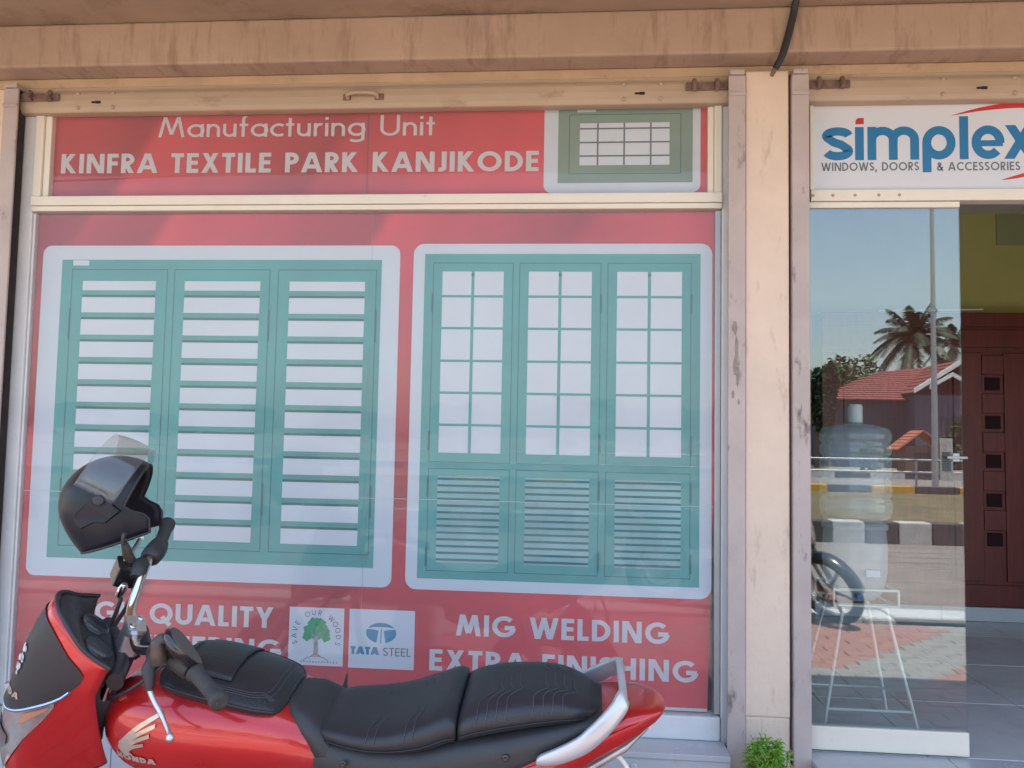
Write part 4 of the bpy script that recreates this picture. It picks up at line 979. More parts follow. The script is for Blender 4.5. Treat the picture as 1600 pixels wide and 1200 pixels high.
# rider seat, pillion seat
S1_T = [(.062, .790), (.03, .801), (-.07, .803), (-.13, .814), (-.20, .838), (-.265, .864), (-.283, .857)]
S1_B = [(.062, .752), (0, .754), (-.09, .749), (-.2, .757), (-.283, .786)]
S1_W = [(.062, .085), (.0, .115), (-.09, .135), (-.2, .142), (-.283, .138)]
rg = [sring(.066, .07, .785, .760, 3, 36)]
for i in range(22):
    x = .062 - .345 * i / 21; rg.append(sring(x, sm_interp(S1_W, x), sm_interp(S1_T, x), sm_interp(S1_B, x), 3.4, 36))
rg.append(sring(-.288, .125, .845, .795, 3, 36))
seat1 = bp(MB().loft(rg), 'rider_seat', 'seat_vinyl')
S2_T = [(-.292, .854), (-.32, .869), (-.40, .887), (-.50, .893), (-.55, .883), (-.595, .864), (-.61, .850)]
S2_B = [(-.292, .782), (-.4, .806), (-.52, .823), (-.61, .828)]
S2_W = [(-.292, .132), (-.4, .126), (-.5, .112), (-.56, .096), (-.595, .07), (-.61, .045)]
rg = [sring(-.289, .12, .843, .795, 3, 36)]
for i in range(24):
    x = -.292 - .318 * i / 23; rg.append(sring(x, sm_interp(S2_W, x), sm_interp(S2_T, x), sm_interp(S2_B, x), 3.0, 36))
seat2 = bp(MB().loft(rg), 'pillion_seat', 'seat_vinyl')
def seat_pt(x, t, W_, T_, B_, e, lift=.0012):
    w, zt, zb = sm_interp(W_, x) + lift, sm_interp(T_, x) + lift, sm_interp(B_, x); c, s = math.cos(t), math.sin(t)
    return (x, w * math.copysign(abs(c) ** (2 / e), c), (zt + zb) / 2 + (zt - zb) / 2 * abs(s) ** (2 / e) * (1 if s >= 0 else -1))
def seam(par, xs, ts, W_, T_, B_, e, r=.0014, nm='seam'):
    pts = [seat_pt(x, t, W_, T_, B_, e) for x, t in zip(xs, ts)]
    MB().tube(pts, r, 5).build(nm, M['stitch' if nm != 'welt' else 'seat_vinyl'], par)
for s in (1, -1):
    tt = lambda d: R(d) if s > 0 else R(180 - d)
    n = 24
    seam(seat1, [.05 - .33 * k / n for k in range(n + 1)], [tt(-8)] * (n + 1), S1_W, S1_T, S1_B, 3.4, .0014, 'welt')
    seam(seat2, [-.295 - .305 * k / n for k in range(n + 1)], [tt(-6)] * (n + 1), S2_W, S2_T, S2_B, 3.0, .0014, 'welt')
    for x0 in (-.33, -.352, -.374, -.396, -.455, -.477, -.499, -.521):
        q = [(x0, 6), (x0 - .004, 30), (x0 - .006, 62), (x0 - .035, 76), (x0 - .028, 84), (x0 - .028, 90)]
        P_ = spline([(a, 0, b) for a, b in q], 4)
        seam(seat2, [p.x for p in P_], [tt(p.z) for p in P_], S2_W, S2_T, S2_B, 3.0, .0009, 'stitching')
    for x0 in (-.08, -.10, -.17, -.19):
        q = [(x0, 6), (x0 - .002, 30), (x0 - .004, 60), (x0 - .016, 74), (x0 - .016, 80)]
        P_ = spline([(a, 0, b) for a, b in q], 4)
        seam(seat1, [p.x for p in P_], [tt(p.z) for p in P_], S1_W, S1_T, S1_B, 3.4, .0009, 'stitching')
# seat base and side panels
rg = []
for x, w, zt, zb in ((.05, .115, .772, .58), (0, .127, .771, .56), (-.09, .138, .767, .55), (-.2, .144, .776, .55), (-.288, .144, .800, .57), (-.36, .142, .810, .62), (-.44, .137, .824, .68), (-.52, .126, .837, .73), (-.58, .108, .846, .77), (-.615, .085, .850, .79)): rg.append(sring(x, w, zt, zb, 4.5, 32))
bp(MB().loft(rg), 'seat_base', 'black_plastic')
# red tail cowl
rg = []
for x, w, zt, zb in ((-.26, .132, .70, .60), (-.31, .150, .722, .61), (-.364, .1525, .745, .635), (-.43, .150, .768, .655), (-.485, .143, .792, .68), (-.54, .132, .816, .705), (-.60, .115, .846, .742), (-.65, .102, .858, .770), (-.70, .084, .861, .800), (-.735, .062, .857, .822), (-.752, .042, .851, .834), (-.760, .02, .845, .839)): rg.append(sring(x, w, zt, zb, 3.4, 36))
tail = bp(MB().loft(rg), 'tail_cowl', 'red_paint')
bp(MB().tube(spline([(-.40, .149, .742), (-.5, .139, .778), (-.6, .117, .812), (-.68, .093, .836), (-.74, .058, .846)], 5), .0018, 6), 'tail_crease', 'red_paint', tail)
rg = []
for x, w, zt, zb in ((-.42, .12, .665, .62), (-.52, .11, .712, .67), (-.60, .095, .75, .715), (-.67, .075, .785, .752), (-.72, .05, .818, .80)): rg.append(sring(x, w, zt, zb, 3, 20))
bp(MB().loft(rg), 'tail_lamp', 'lens')
bp(MB().box(-.705, -.69, -.07, .07, .50, .645), 'number_plate', 'plate_white', bevel=.003)
bp(MB().tube(spline([(-.648, .03, .728), (-.672, .03, .70), (-.70, .03, .63)], 4), .006, 8), 'plate_stay', 'plate_white')
bp(MB().tube(spline([(-.50, 0, .64), (-.58, 0, .57), (-.66, 0, .46), (-.71, 0, .38)], 5), .07, 10, flat=.25), 'rear_mudguard', 'black_plastic')
for s in (1, -1):
    bp(MB().tube([(-.56, s * .06, .60), (-.57, s * .13, .60)], .008, 8).lathe([(.001, -.03), (.02, -.02), (.026, 0), (.02, .02), (.001, .03)], 12, (-.57, s * .152, .60)), 'turn_signal', 'amber')
# grab rail
gp = [Vector(p) for p in ((-.472, .146, .772), (-.482, .148, .779), (-.52, .147, .791), (-.565, .142, .812), (-.592, .135, .832), (-.622, .120, .856), (-.648, .100, .880), (-.655, .090, .890))]
gw = (.005, .012, .018, .0205, .0215, .021, .020, .0195)
_g = spline(gp, 3); _w = [gw[min(7, int(i / 3))] * (1 - (i % 3) / 3) + gw[min(7, int(i / 3) + 1)] * (i % 3) / 3 for i in range(len(_g))]
gp, gw = _g, _w
rings = []
full_r = [(p, w) for p, w in zip(gp, gw)] + [(Vector((-.6585, .082, .8945)), .019), (Vector((-.660, .072, .896)), .019), (Vector((-.660, -.072, .896)), .019), (Vector((-.6585, -.082, .8945)), .019)] + [(Vector((p.x, -p.y, p.z)), w) for p, w in list(zip(gp, gw))[::-1]]
for i, (p, w) in enumerate(full_r):
    t = (full_r[min(i + 1, len(full_r) - 1)][0] - full_r[max(i - 1, 0)][0]).normalized()
    out_ = Vector((-.25, p.y * 6, .15)); out_ = (out_ - t * out_.dot(t)).normalized()
    if abs(p.y) < .075: out_ = (Vector((-1, 0, .25)) - t * Vector((-1, 0, .25)).dot(t)).normalized()
    up = out_.cross(t).normalized()
    rings.append([p + up * w * c + out_ * .0075 * d for c, d in ((1, .3), (.95, .7), (.8, 1), (.3, 1.12), (-.3, 1.12), (-.8, 1), (-.95, .7), (-1, .3), (-1, -.4), (-.9, -.85), (-.7, -1), (.7, -1), (.9, -.85), (1, -.4))])
bp(MB().loft(rings, smooth=True), 'grab_rail', 'rail_paint', fixn=True)

for (x, y, z) in ((-.03, .134, .735), (-.24, .146, .735), (-.40, .1415, .775)):
    bp(MB().lathe([(.008, 0), (.008, .002), (.006, .0035), (.003, .0035), (.0025, .001), (.001, .001)], 12, (x, y, z), 'y'), 'panel_screw', 'dark_metal')
# wheels
def wheel(name, c, Rw, tw, fn=lambda p: p):
    ct = (0, 0, 0)
    def tf(p): return fn((p[0] + c[0], p[1] + c[1], p[2] + c[2]))
    w = MB().torus(ct, Rw - tw, tw, 48, 12).map(tf).build('tyre', M['black_rubber'], bike); w.name = name
    MB().torus(ct, Rw - tw * 1.9, tw * .42, 48, 8).map(tf).build('rim', M['alloy'], w)
    MB().lathe([(.02, -.06), (.05, -.055), (.055, 0), (.05, .055), (.02, .06)], 20, ct, 'y').map(tf).build('hub', M['alloy'], w)
    sp = MB()
    for k in range(6):
        a = k * math.pi / 3; d = Vector((math.cos(a), 0, math.sin(a)))
        sp.tube([d * .04, d * (Rw * .45), d * (Rw - tw * 2)], [.024, .016, .02], 8, flat=.7)
    sp.map(tf).build('spokes', M['alloy'], w)
    MB().lathe([(.055, .066), (.12, .066), (.12, .07), (.055, .07)], 28, ct, 'y').map(tf).build('brake_disc', M['chrome'], w)
    return w
SF = lambda p: tuple(ST((p[0], p[1], p[2])))
FA = .075; FH = -.72                                  # front axle in the steering frame
def wheel_steer(p):   # wheel built upright in its own axes, turned with the fork about the steering axis
    v = Vector((p[0], p[1], p[2])); base = Vector((FA, 0, FH))
    loc = v.x * Vector((math.cos(RAKE), 0, -math.sin(RAKE))) + Vector((0, v.y, 0)) + v.z * Vector((math.sin(RAKE), 0, math.cos(RAKE)))
    return tuple(ST(tuple(base + loc)))
fw = wheel('front_wheel', (0, 0, 0), .298, .038, wheel_steer)
wheel('rear_wheel', (-.42, 0, .30), .300, .052)
# fork, triple clamps
for s in (1, -1):
    bp(MB().tube([SF((.03, s * .085, .0)), SF((.045, s * .085, -.38))], .0165, 12), 'fork_tube', 'chrome')
    bp(MB().tube([SF((.042, s * .085, -.34)), SF((.06, s * .085, -.70)), SF((.075, s * .085, -.735))], [.026, .026, .02], 12), 'fork_slider', 'alloy')
bp(MB().tube([SF((.03, .11, -.012)), SF((.01, .04, -.012)), SF((.01, -.04, -.012)), SF((.03, -.11, -.012))], .024, 10, flat=.8), 'top_clamp', 'dark_metal')
bp(MB().tube([SF((.03, .11, -.17)), SF((.01, 0, -.17)), SF((.03, -.11, -.17))], .026, 10), 'lower_clamp', 'dark_metal')
bp(MB().tube([SF((0, 0, .0)), SF((0, 0, -.19))], .03, 14), 'steering_head', 'dark_metal')
# front mudguard
mg = []
for i in range(13):
    a = R(15 + 140 * i / 12); ring = []
    for k in range(9):
        b = -1 + k / 4; r_ = .315 - .018 * b * b; ring.append(wheel_steer((r_ * math.cos(a), .055 * b, r_ * math.sin(a))))
    mg.append(ring)
bp(MB().loft(mg, cap=False, closed=False), 'front_mudguard', 'red_paint', solid=.003)
# handlebar: silver riser, chrome bar, controls
ris = MB().loft([[SF((a, b, h)) for a, b in rrect(-.022, .022, -.026 - w, .026 + w, .008)] for h, w in ((-.0, .004), (.02, .0), (.05, -.004), (.062, .002), (.075, .004))], smooth=False)
bp(ris, 'bar_riser', 'alloy', bevel=.003, fixn=True)
bp(MB().lathe([(.001, 0), (.008, 0), (.008, .006), (.001, .006)], 10).map(lambda p: SF((p[0] + .012, p[1] + .018, p[2] + .0755))), 'riser_bolt', 'chrome')
bp(MB().lathe([(.001, 0), (.008, 0), (.008, .006), (.001, .006)], 10).map(lambda p: SF((p[0] - .012, p[1] - .018, p[2] + .0755))), 'riser_bolt', 'chrome')
BAR = [(0, 0, .052), (0, .05, .052), (-.004, .09, .066), (-.018, .15, .112), (-.036, .20, .138), (-.066, .26, .147), (-.103, .373, .156)]
half = spline(BAR, 6)
full = [Vector((p.x, -p.y, p.z)) for p in half[:0:-1]] + half
bp(MB().tube([SF(p) for p in full], .0115, 14), 'handlebar', 'chrome')
def bar_at(b):
    for p, q in zip(half, half[1:]):
        if q.y >= abs(b): 
            t = (abs(b) - p.y) / (q.y - p.y); r_ = p.lerp(q, t); return Vector((r_.x, b, r_.z))
    return Vector((half[-1].x, b, half[-1].z))
for s in (1, -1):
    bs = [.262, .268, .275, .30, .33, .352, .356, .373, .376]
    bp(MB().tube([SF(bar_at(s * b)) for b in bs], [.017, .022, .0175, .0168, .0172, .0175, .021, .021, .014], 16), 'grip', 'grip')
    bp(MB().tube([SF(bar_at(s * b)) for b in (.198, .203, .225, .252, .259)], [.019, .026, .028, .026, .02], 12), 'switch_housing', 'black_plastic')
    bp(MB().tube([SF(bar_at(s * b) + Vector((.012, 0, -.005))) for b in (.150, .158, .185, .195)], [.016, .022, .022, .016], 12), 'lever_perch', 'black_plastic')
bp(MB().tube([SF(bar_at(.18) + Vector((.02, 0, -.01))), SF((.006, .205, .10)), SF((-.006, .228, .064))], [.019, .017, .009], 10), 'lever_pivot', 'black_plastic')
bp(MB().tube(spline([SF((-.004, .225, .066)), SF((-.018, .245, .050)), SF((-.034, .27, .038)), SF((-.046, .31, .030)), SF((-.048, .33, .030))], 5), [.006] * 12 + [.0048] * 9, 10).lathe([(.001, -.010), (.007, -.007), (.010, 0), (.007, .007), (.001, .010)], 12, SF((-.048, .334, .029))), 'clutch_lever', 'alloy')
bp(MB().tube(spline([SF((.02, -.20, .125)), SF((.01, -.24, .11)), SF((-.02, -.30, .10)), SF((-.04, -.35, .105))], 5), .006, 8), 'brake_lever', 'alloy')
# brake fluid reservoir by the right grip
bp(MB().loft([[SF((a - .012, b - .19, h - .006)) for a, b in rrect(-.002, .052, -.032, .032, .010)] for h in (.075, .079, .122, .128)], smooth=False).map(lambda p: p), 'brake_reservoir', 'black_paint', bevel=.003, fixn=True)
# mirror stems
bp(MB().tube(spline([SF((.008, -.205, .125)), SF((.03, -.205, .15)), SF((.044, -.205, .175)), SF((.048, -.207, .198))], 5), .0055, 8), 'mirror_stem', 'dark_metal')
bp(MB().tube([SF((.006, -.205, .12)), SF((.022, -.205, .142)), SF((.038, -.205, .168))], [.014, .013, .009], 10), 'mirror_boot', 'mirror_brown')
# left mirror, folded down beside the grip
bp(MB().tube(spline([SF((.0, .225, .14)), SF((.012, .222, .165)), SF((.016, .215, .185)), SF((.0, .218, .195))], 4), [.019] * 4 + [.016] * 4 + [.013] * 5, 12), 'mirror_boot', 'mirror_brown')
mc = Vector((-.030, .238, .180)); d1 = Vector((-.80, .30, -.55)).normalized(); d2 = Vector((.30, .92, .1)); d2 = (d2 - d1 * d2.dot(d1)).normalized(); d3 = d1.cross(d2)
mrg = []
for k, (t, s_) in enumerate(((-.014, .86), (-.010, .97), (-.003, 1.0), (.006, .92), (.011, .7), (.013, .3))):
    ring = []
    for i in range(28):
        a = 2 * math.pi * i / 28; L_ = .060 * math.cos(a); Wd = .034 * math.sin(a) * (1 + .28 * math.cos(a + math.pi))
        ring.append(SF(mc + d1 * L_ * s_ + d2 * Wd * s_ + d3 * t))
    mrg.append(ring)
mir = bp(MB().loft(mrg), 'mirror_shell', 'black_paint', fixn=True)
MB().loft([[SF(mc + d1 * .055 * math.cos(2 * math.pi * i / 28) * f + d2 * .030 * math.sin(2 * math.pi * i / 28) * (1 + .28 * math.cos(2 * math.pi * i / 28 + math.pi)) * f + d3 * t) for i in range(28)] for f, t in ((1, -.0145), (.97, -.0165))]).build('mirror_glass', M['mirror_brown'], mir, fixn=True)
# cables and hoses
M['cable'] = mat('black_cable', (0.018, 0.018, 0.02), 0.45)
for pts, r_ in (([(.02, -.17, .09), (.008, -.15, .035), (.04, -.06, .005), (.09, .0, .02)], .0055), ([(.0, -.18, .10), (-.016, -.15, .05), (.03, -.06, .0), (.06, .02, -.03)], .0055),
                ([(-.02, .19, .13), (-.03, .15, .135), (-.03, .10, .10), (-.01, .06, .02)], .0045), ([(-.02, .21, .12), (.02, .21, .06), (.03, .15, -.02), (.02, .06, -.1)], .0045)):
    bp(MB().tube(spline([SF(p) for p in pts], 6), r_, 8), 'control_cable', 'cable')
bp(MB().lathe([(.009, -.02), (.012, -.015), (.012, .015), (.009, .02)], 10).map(lambda p: SF((p[0] + .012, p[1] - .16, p[2] + .06))), 'hose_joint', 'chrome')
bp(MB().tube([SF((-.03, -.035, .03)), SF((-.03, .035, .03))], .02, 12), 'ignition_switch', 'black_plastic')

# nose fairing in the steering frame
def fa(b, h):
    a0 = sm_interp([(-.40, .13), (-.30, .178), (-.20, .205), (-.10, .214), (0, .214), (.06, .208), (.13, .192)], h)
    sw = min(1, max(0, (abs(b) - .08) / .06)); sw = sw * sw * (3 - 2 * sw)
    return a0 - 6.2 * b * b - 40 * b ** 4 - max(0, -h - .03) * .42 * sw
F_TOP = lambda b: sm_interp([(0, .118), (.05, .106), (.08, .090), (.11, .066), (.135, .052), (.15, .044)], abs(b))
F_BOT = lambda b: sm_interp([(0, -.385), (.04, -.36), (.08, -.32), (.115, -.275), (.143, -.215)], abs(b))
def lifted(b, h, lift):
    g = 12.4 * b + 160 * b ** 3; l = math.hypot(1, g)
    return SF((fa(b, h) + lift / l, b + lift * g / l, h))
def patch(b0, b1, lo, hi, lift, nu=28, nv=18):
    def fn(u, v):
        b = b0 + (b1 - b0) * u; return lifted(b, lo(b) + (hi(b) - lo(b)) * v, lift)
    return MB().grid(fn, nu, nv)
bp(patch(-.143, .143, F_BOT, F_TOP, 0, 36, 28), 'nose_fairing', 'red_paint', solid=.004)
V_LO = lambda b: sm_interp([(0, -.160), (.03, -.156), (.06, -.135), (.09, -.096), (.112, -.052), (.125, -.01)], abs(b))
V_HI = lambda b: sm_interp([(0, .088), (.05, .078), (.08, .060), (.10, .040), (.118, .024), (.125, .012)], abs(b))
vis = bp(patch(-.125, .125, V_LO, V_HI, .003), 'nose_visor', 'visor_black')
H_HI = lambda b: V_LO(b) - .006
H_LO = lambda b: sm_interp([(0, -.345), (.03, -.325), (.06, -.265), (.09, -.165), (.106, -.08)], abs(b))
hl = bp(patch(-.104, .104, H_LO, H_HI, .004), 'headlamp', 'lens')
patch(-.05, .05, lambda b: -.30 + abs(b) * 1.2, lambda b: -.20 - abs(b) * .3, .0085, 10, 6).build('headlamp_reflector', M['chrome'], hl)
for s in (1, -1):
    patch(s * .07, s * .1, lambda b: H_LO(b) * .35 + H_HI(b) * .65, lambda b: H_HI(b) - .006, .0075, 8, 5).build('position_lamp', M['amber'], hl)
bp(MB().tube([lifted(b, V_LO(b) - .002, .003) for b in [-.118 + .236 * k / 30 for k in range(31)]], .0042, 8), 'visor_trim', 'blue_trim')
# marks on the visor: worn star cluster, small badge
st = MB(); srn = random.Random(4)
for k in range(22):
    ch_ = -.035 + srn.uniform(-1, 1) * .034; cb_ = .014 + srn.uniform(-1, 1) * .013 * math.sqrt(1 - ((ch_ + .035) / .036) ** 2) - (ch_ + .035) * .15
    r_ = srn.uniform(.0035, .0075)
    st.add([lifted(cb_ + r_ * math.cos(t), ch_ + r_ * math.sin(t), .0045 + .0001 * k) for t in [6.283 * i / 8 for i in range(8)]], [tuple(range(8))])
st.build('worn_sticker', M['sticker'], vis)
bt_ = text_mb('HONDA', -.05, .05, 0, .016, .24, 0, .1)
bt_.map(lambda p: lifted(p[0], p[2] - .128 + 5 * p[0] * p[0], .0045 - p[1]))
bt_.build('badge_lettering', M['emblem'], vis)
# inner rim and instrument cluster
bp(MB().tube([SF((fa(b, F_TOP(b)) - .004, b, F_TOP(b))) for b in [-.142 + .284 * k / 30 for k in range(31)]], .005, 8), 'fairing_rim', 'black_plastic')
bp(MB().grid(lambda u, v: SF((fa((-.138 + .276 * u) * (1 - .25 * v), F_TOP(-.138 + .276 * u)) - .012 - .06 * v, (-.138 + .276 * u) * (1 - .25 * v), F_TOP(-.138 + .276 * u) - .004 + .012 * math.sin(math.pi * v) - .05 * v)), 24, 8), 'inner_cowl', 'black_plastic', solid=.003)
cl_ = bp(MB().loft([[SF((a + k1, b, h0 + a * .35)) for a, b in rrect(.028 + k2, .128 - k2, -.095 + k2, .095 - k2, .03)] for h0, k1, k2 in ((-.06, 0, 0), (-.008, 0, 0), (.0, 0, .006), (.002, 0, .014))]), 'instrument_cluster', 'black_plastic', fixn=True)
for s in (1, -1):
    MB().lathe([(.036, 0), (.034, .006), (.03, .004), (.001, .003)], 20).map(lambda p: SF((p[0] + .075, p[1] + s * .045, p[2] + .0285 + p[0] * .35))).build('dial', M['dark_pane'], cl_)
# fairing duct below and headlight bucket
bp(MB().loft([[SF((a, w * math.cos(t), -.17 + .10 * math.sin(t))) for t in [6.283 * k / 20 for k in range(20)]] for a, w in ((.04, .06), (.08, .09), (.13, .085))]), 'headlamp_bucket', 'black_plastic')
bp(MB().loft([[SF((a, b, h)) for a, b in rrect(.0, .07, -w, w, .02)] for h, w in ((-.26, .07), (-.2, .10), (-.08, .105), (-.035, .08))]), 'fork_shroud', 'black_plastic', fixn=True)
hb = MB().lathe([(.001, 0), (.02, .002), (.028, .01), (.028, .028), (.001, .03)], 18)
bp(hb.map(lambda p: SF((p[0] + .035, .085 + p[1] * .6, -.115 + p[2]))), 'horn', 'alloy')
# engine, frame, exhaust, swing arm
eng = bp(MB().loft([sring(x, w, zt, zb, 4, 24) for x, w, zt, zb in ((.30, .08, .42, .22), (.24, .12, .46, .19), (.06, .14, .46, .18), (-.08, .12, .42, .20), (-.13, .08, .38, .24))]), 'engine', 'dark_metal')
cyl = MB()
for k in range(9): cyl.box(.12, .30, -.085, .085, .465 + k * .018, .475 + k * .018)
cyl.box(.14, .28, -.07, .07, .44, .64); cyl.build('cylinder_fins', M['alloy'], eng)
for s in (1, -1):
    bp(MB().tube(spline([(.52, s * .03, .80), (.42, s * .05, .70), (.1, s * .09, .66), (-.1, s * .11, .62), (-.4, s * .11, .68)], 5), .016, 8), 'frame_tube', 'black_paint')
    bp(MB().tube([(-.08, s * .09, .34), (-.42, s * .10, .30)], .02, 8), 'swing_arm', 'black_paint')
    bp(MB().tube([(-.40, s * .115, .33), (-.33, s * .13, .62)], .025, 10), 'shock_absorber', 'alloy')
    bp(MB().tube([(.02, s * .12, .30), (.02, s * .25, .29)], .013, 8), 'footpeg', 'black_rubber')
bp(MB().tube(spline([(.52, 0, .72), (.45, 0, .45), (.30, 0, .22), (.05, 0, .17)], 5), .02, 8), 'down_tube', 'black_paint')
bp(MB().tube(spline([(.29, -.06, .48), (.36, -.09, .34), (.25, -.12, .22), (-.05, -.14, .22), (-.2, -.15, .25), (-.62, -.17, .38)], 5), [.02] * 14 + [.024] * 4 + [.045] * 8, 12), 'exhaust', 'chrome')
bp(MB().tube([(.08, .10, .22), (.04, .26, .055)], .011, 8), 'side_stand', 'dark_metal')

# ------------------------------------------------------------ tank bag
bag = tag(empty('tank_bag', tuple(Matrix.Rotation(math.pi, 3, 'Z') @ Matrix.Rotation(-LEAN, 3, 'X') @ Vector((.26, .02, .86)) + Vector((-.55, -.8, 0))), (-LEAN, 0, math.pi)), 'black leatherette tank bag with flap strapped over the fuel tank', 'bag')
def bagpt(u, v):            # u forward 0..1, v across -1..1 ; drapes over the tank
    x = .118 + .315 * u; y = v * (.118 + .012 * math.sin(math.pi * u))
    top = sm_interp([(0.10, .846), (.19, .882), (.28, .905), (.38, .922), (.44, .915)], x)
    return x, y, top - .035 * abs(v) ** 2.4 - (.012 * max(0, abs(u - .5) * 2 - .75) / .25)
def bag_grid(lift, u0, u1, v0, v1, n=20, rc=.18):
    def fn(a, b):
        u, v = u0 + (u1 - u0) * a, v0 + (v1 - v0) * b
        # round the corners in plan
        uu, vv = (u - .5) * 2, v
        m = max(abs(uu), abs(vv)); l = (abs(uu) ** 5 + abs(vv) ** 5) ** .2
        if l > 1e-6: f_ = m / l; uu *= f_; vv *= f_
        x, y, z = bagpt(uu / 2 + .5, vv)
        return (x - .26, y - .02, z - .86 + lift)
    return MB().grid(fn, n, n)
body = bag_grid(0, 0, 1, -1, 1, 24).build('body', M['leather'], bag, solid=.042)
body.modifiers.new('round', 'BEVEL').width = .010; body.modifiers['round'].segments = 3; body.modifiers['round'].limit_method = 'ANGLE'; body.modifiers['round'].angle_limit = R(50)
fl_ = bag_grid(.007, .42, .80, -.93, .62, 14).build('flap', M['leather'], bag, solid=.006)
def bagline(pts, r_, lift, name, m):
    out = []
    for u, v in pts:
        uu, vv = (u - .5) * 2, v; mx_ = max(abs(uu), abs(vv)); l = (abs(uu) ** 5 + abs(vv) ** 5) ** .2
        if l > 1e-6: uu *= mx_ / l; vv *= mx_ / l
        x, y, z = bagpt(uu / 2 + .5, vv); out.append((x - .26, y - .02, z - .86 + lift))
    MB().tube(out, r_, 6).build(name, M[m], bag)
rim = [(0.02 + .96 * t / 12, .985) for t in range(13)] + [(.98, .985 - 1.97 * t / 12) for t in range(1, 13)] + [(.98 - .96 * t / 12, -.985) for t in range(1, 13)] + [(.02, -.985 + 1.97 * t / 12) for t in range(1, 13)]
bagline(rim, .0035, -.001, 'piping', 'leather')
for vv in (.72, .76, .80): bagline([(.06 + .55 * t / 14, vv) for t in range(15)], .0007, .0012, 'stitching', 'stitch')
for uu in (.09, .12): bagline([(uu, -.8 + 1.5 * t / 10) for t in range(11)], .0007, .0012, 'stitching', 'stitch')
bagline([(.845, -.9 + 1.6 * t / 10) for t in range(11)], .0025, .001, 'zip', 'stitch')
bagline([(.865, -.9 + 1.6 * t / 10) for t in range(11)], .003, .001, 'zip', 'black_paint')

# ------------------------------------------------------------ helmet on the right mirror
M['helmet'] = mat('dark_satin_helmet', (0.012, 0.014, 0.021), 0.42, spec=0.35, coat=0.05, var=0.15, vscale=10)
M['lining'] = mat('dark_purple_lining', (0.03, 0.022, 0.03), 0.95, bump=0.3, bscale=300)
M['visor_clear'] = glass_mat('scratched_clear_visor', (0.92, 0.92, 0.9), 1.5, 0.08, veil=0.045)
hm = empty('helmet', (-1.300, -0.735, 1.240)); hm.scale = (.93, .93, .93)
tag(hm, 'dark satin open face helmet with raised clear visor hung on the right mirror', 'helmet')
# helmet axes: x forward (face), y left, z up
hm.rotation_euler = (R(3), R(-19), R(15))
def hel(alpha, z, k=1.0):      # alpha: 0 = back, +-180 = front
    zz = z / .135 if z > 0 else z / .30
    r = math.sqrt(max(0.0, 1 - zz * zz)) if z > 0 else 1 - .22 * (min(1, -z / .14)) ** 2
    return (-.152 * r * math.cos(alpha) * k + .004, .122 * r * math.sin(alpha) * k, z * k + .0)
def amax(z):                  # half extent of the shell at height z, measured from the back
    if z > .072: return math.pi
    t = (.072 - z) / .10
    return math.pi * (1 - .40 * min(1, t) ** .42) if t < 1 else math.pi * (.60 + .15 * math.sin(min(1, (t - 1) / .7) * 1.9))
zs = [.134, .131, .125, .115, .10, .085, .075, .0715, .07, .067, .062, .055, .045, .03, .015, 0, -.02, -.04, -.06, -.08, -.10, -.118]
def zb_of(z, al):             # lower rim rises towards the front a little, deeper at the cheeks
    return z
def shell_mb(k):
    mb = MB(); nA = 60
    rings = []
    for z in zs:
        A = amax(z); rings.append([hel(-A + 2 * A * j / nA, z, k) for j in range(nA + 1)])
    mb.loft(rings, cap=False, closed=False)
    top = hel(0, .135, k); o = len(mb.v); mb.v.append((0.004, 0, .135 * k))
    for j in range(nA): mb.f.append([o, j, j + 1][::-1]); mb.sm.append(True)
    return mb
sh = shell_mb(1.0).build('shell', M['helmet'], hm, solid=.004, fixn=True)
shell_mb(.955).build('lining', M['lining'], hm, solid=.018, fixn=True)
edge = []
for z in zs[7:]: edge.append(hel(amax(z), z, .99))
low = [hel(amax(zs[-1]) * (1 - 2 * j / 40), zs[-1], .99) for j in range(41)]
edge2 = [hel(-amax(z), z, .99) for z in zs[:6:-1]]
MB().tube(edge + low[1:] + edge2[1:], .0042, 8).build('edge_trim', M['black_plastic'], hm)
# raised visor: a curved shield swung up about the ear pivots
PV = Vector((.012, 0, .022)); SW = R(43)
def vis_pt(u, v):
    al = R(-90 + 180 * u); el = R(-14 + 48 * v); r = .168
    x, y, z = r * math.cos(al) * math.cos(el * .6), .131 * math.sin(al), .150 * math.sin(el)
    x *= 1.0; c, s = math.cos(SW), math.sin(SW)
    return (PV.x + x * c - z * s, y, PV.z + x * s + z * c)
MB().grid(vis_pt, 30, 12).build('visor', M['visor_clear'], hm, solid=.002)
for s in (1, -1):
    pl = [(-.085, -.028), (-.075, -.045), (-.03, -.038), (.0, -.05), (.02, -.042), (.05, -.03), (.038, -.01), (.03, .03), (.012, .05), (-.015, .045), (-.03, .022), (-.07, .005), (-.084, -.01)]
    mb = MB()
    def side(x, z, l): 
        yy = .122 * math.sqrt(max(.04, 1 - ((x) / .152) ** 2)) * (math.sqrt(max(.05, 1 - (z / .135) ** 2)) if z > 0 else 1 - .22 * (min(1, -z / .14)) ** 2)
        return (x, s * (yy + l), z)
    n = len(pl)
    mb.add([side(x, z, .001) for x, z in pl] + [side(x * .93 - .001, z * .93, .009) for x, z in pl], [tuple(range(n, 2 * n))] + [(i, (i + 1) % n, n + (i + 1) % n, n + i) for i in range(n)])
    pv = mb.build('visor_mechanism', M['helmet'], hm, fixn=True)
    MB().lathe([(.016, 0), (.016, .004), (.012, .006), (.001, .005)], 18, (0, 0, 0), 'y').map(lambda p: side(p[0] + .004, p[2] + .02, .009 + p[1])).build('pivot_screw', M['black_plastic'], pv)

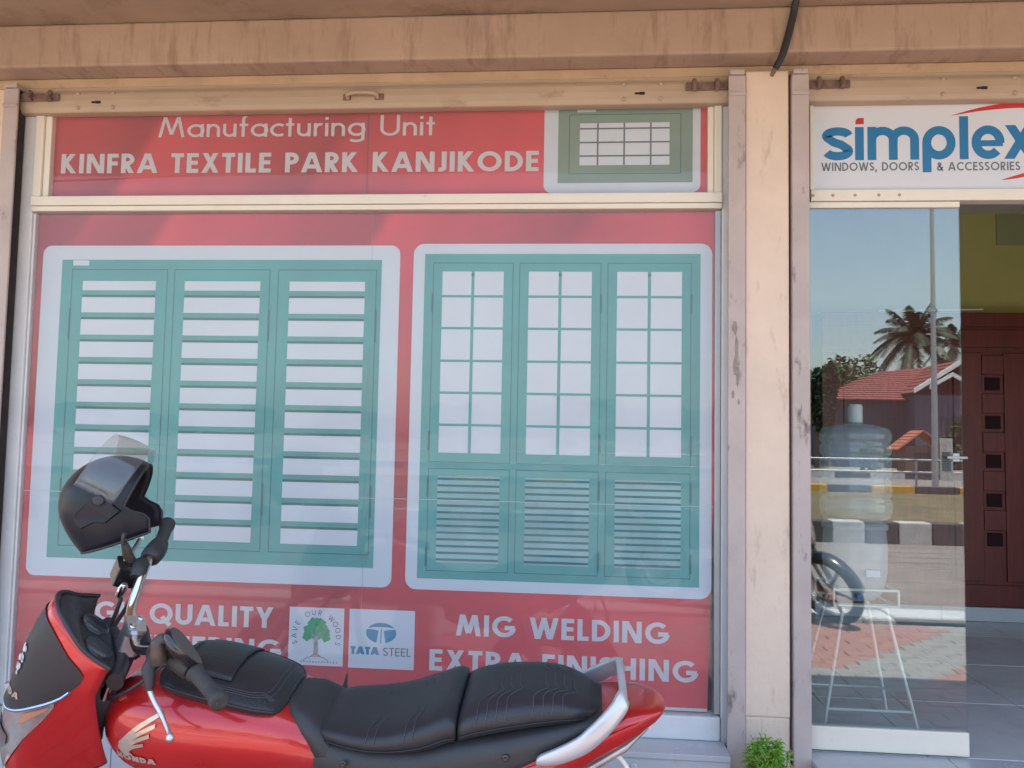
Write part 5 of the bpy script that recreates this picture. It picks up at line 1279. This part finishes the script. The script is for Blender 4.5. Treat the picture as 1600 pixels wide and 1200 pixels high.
# ------------------------------------------------------------ second motorcycle, seen only as a reflection in the door
def copy_tree(o, parent=None, depth=0):
    c = o.copy(); col.objects.link(c); c.parent = parent
    for ch in list(o.children): copy_tree(ch, c, depth + 1)
    return c
bike2 = copy_tree(bike)
bike2.location = (1.12, -4.0, 0); bike2.rotation_euler = (-R(9), 0, R(18))
bike2['label'] = 'dark motorcycle at the edge of the pavers, front wheel mirrored in the door'
def recolour(o):
    for sl in o.material_slots:
        if sl.material and sl.material.name in ('red_metallic_paint',):
            sl.link = 'OBJECT'; sl.material = M['black_paint']
    for ch in o.children: recolour(ch)
recolour(bike2)

# ------------------------------------------------------------ bushy plant at the foot of the pillar
M['herb'] = mat('bright_green_herb', (0.17, 0.36, 0.03), 0.55, var=0.35, vscale=25)
pr = random.Random(21)
pl_ = tag(empty('leafy_plant', (0.615, -0.22, 0.0)), 'bright green bushy plant with fine leaves at the foot of the pillar', 'plant')
stm = MB(); lf = MB()
for k in range(34):
    a = pr.uniform(0, 6.28); r0 = pr.uniform(.0, .035); r1 = pr.uniform(.02, .075); hh = .415 + .065 * math.sqrt(max(0, 1 - (r1 / .09) ** 2)) + pr.uniform(-.045, .018)
    P_ = spline([(r0 * math.cos(a), r0 * math.sin(a), 0.0), (r1 * .7 * math.cos(a), r1 * .7 * math.sin(a), hh * .5), (r1 * math.cos(a), r1 * math.sin(a), hh)], 6)
    stm.tube(P_, .0025, 5)
    for j in range(120):
        t = pr.uniform(.35, 1.0); i0 = min(int(t * 12), 11); p = P_[i0].lerp(P_[i0 + 1], t * 12 - i0)
        d = Vector((pr.gauss(0, 1), pr.gauss(0, 1), pr.gauss(.35, .6))).normalized(); L_ = pr.uniform(.02, .04)
        side = d.cross(Vector((pr.gauss(0, 1), pr.gauss(0, 1), pr.gauss(0, 1)))).normalized() * .0019; bend = Vector((0, 0, -L_ * .25))
        lf.add([p - side, p + side, p + d * L_ * .6 + side * 1.3, p + d * L_ + bend, p + d * L_ * .6 - side * 1.3], [(0, 1, 2, 4), (4, 2, 3)])
dry = MB()
for k in range(46):
    a = pr.uniform(0, 6.28); r1 = pr.uniform(.02, .085); p = Vector((r1 * math.cos(a), r1 * math.sin(a), pr.uniform(.3, .47))); d = Vector((pr.gauss(0, 1), pr.gauss(0, 1), pr.gauss(0, .5))).normalized(); L_ = pr.uniform(.02, .045); side = d.orthogonal().normalized() * .002
    dry.add([p - side, p + side, p + d * L_], [(0, 1, 2)])
dry.build('dry_leaves', mat('yellowed_leaf', (0.36, 0.33, 0.08), 0.7, var=.3, vscale=30), pl_)
stm.build('stems', M['herb'], pl_); lf.build('foliage', M['herb'], pl_)
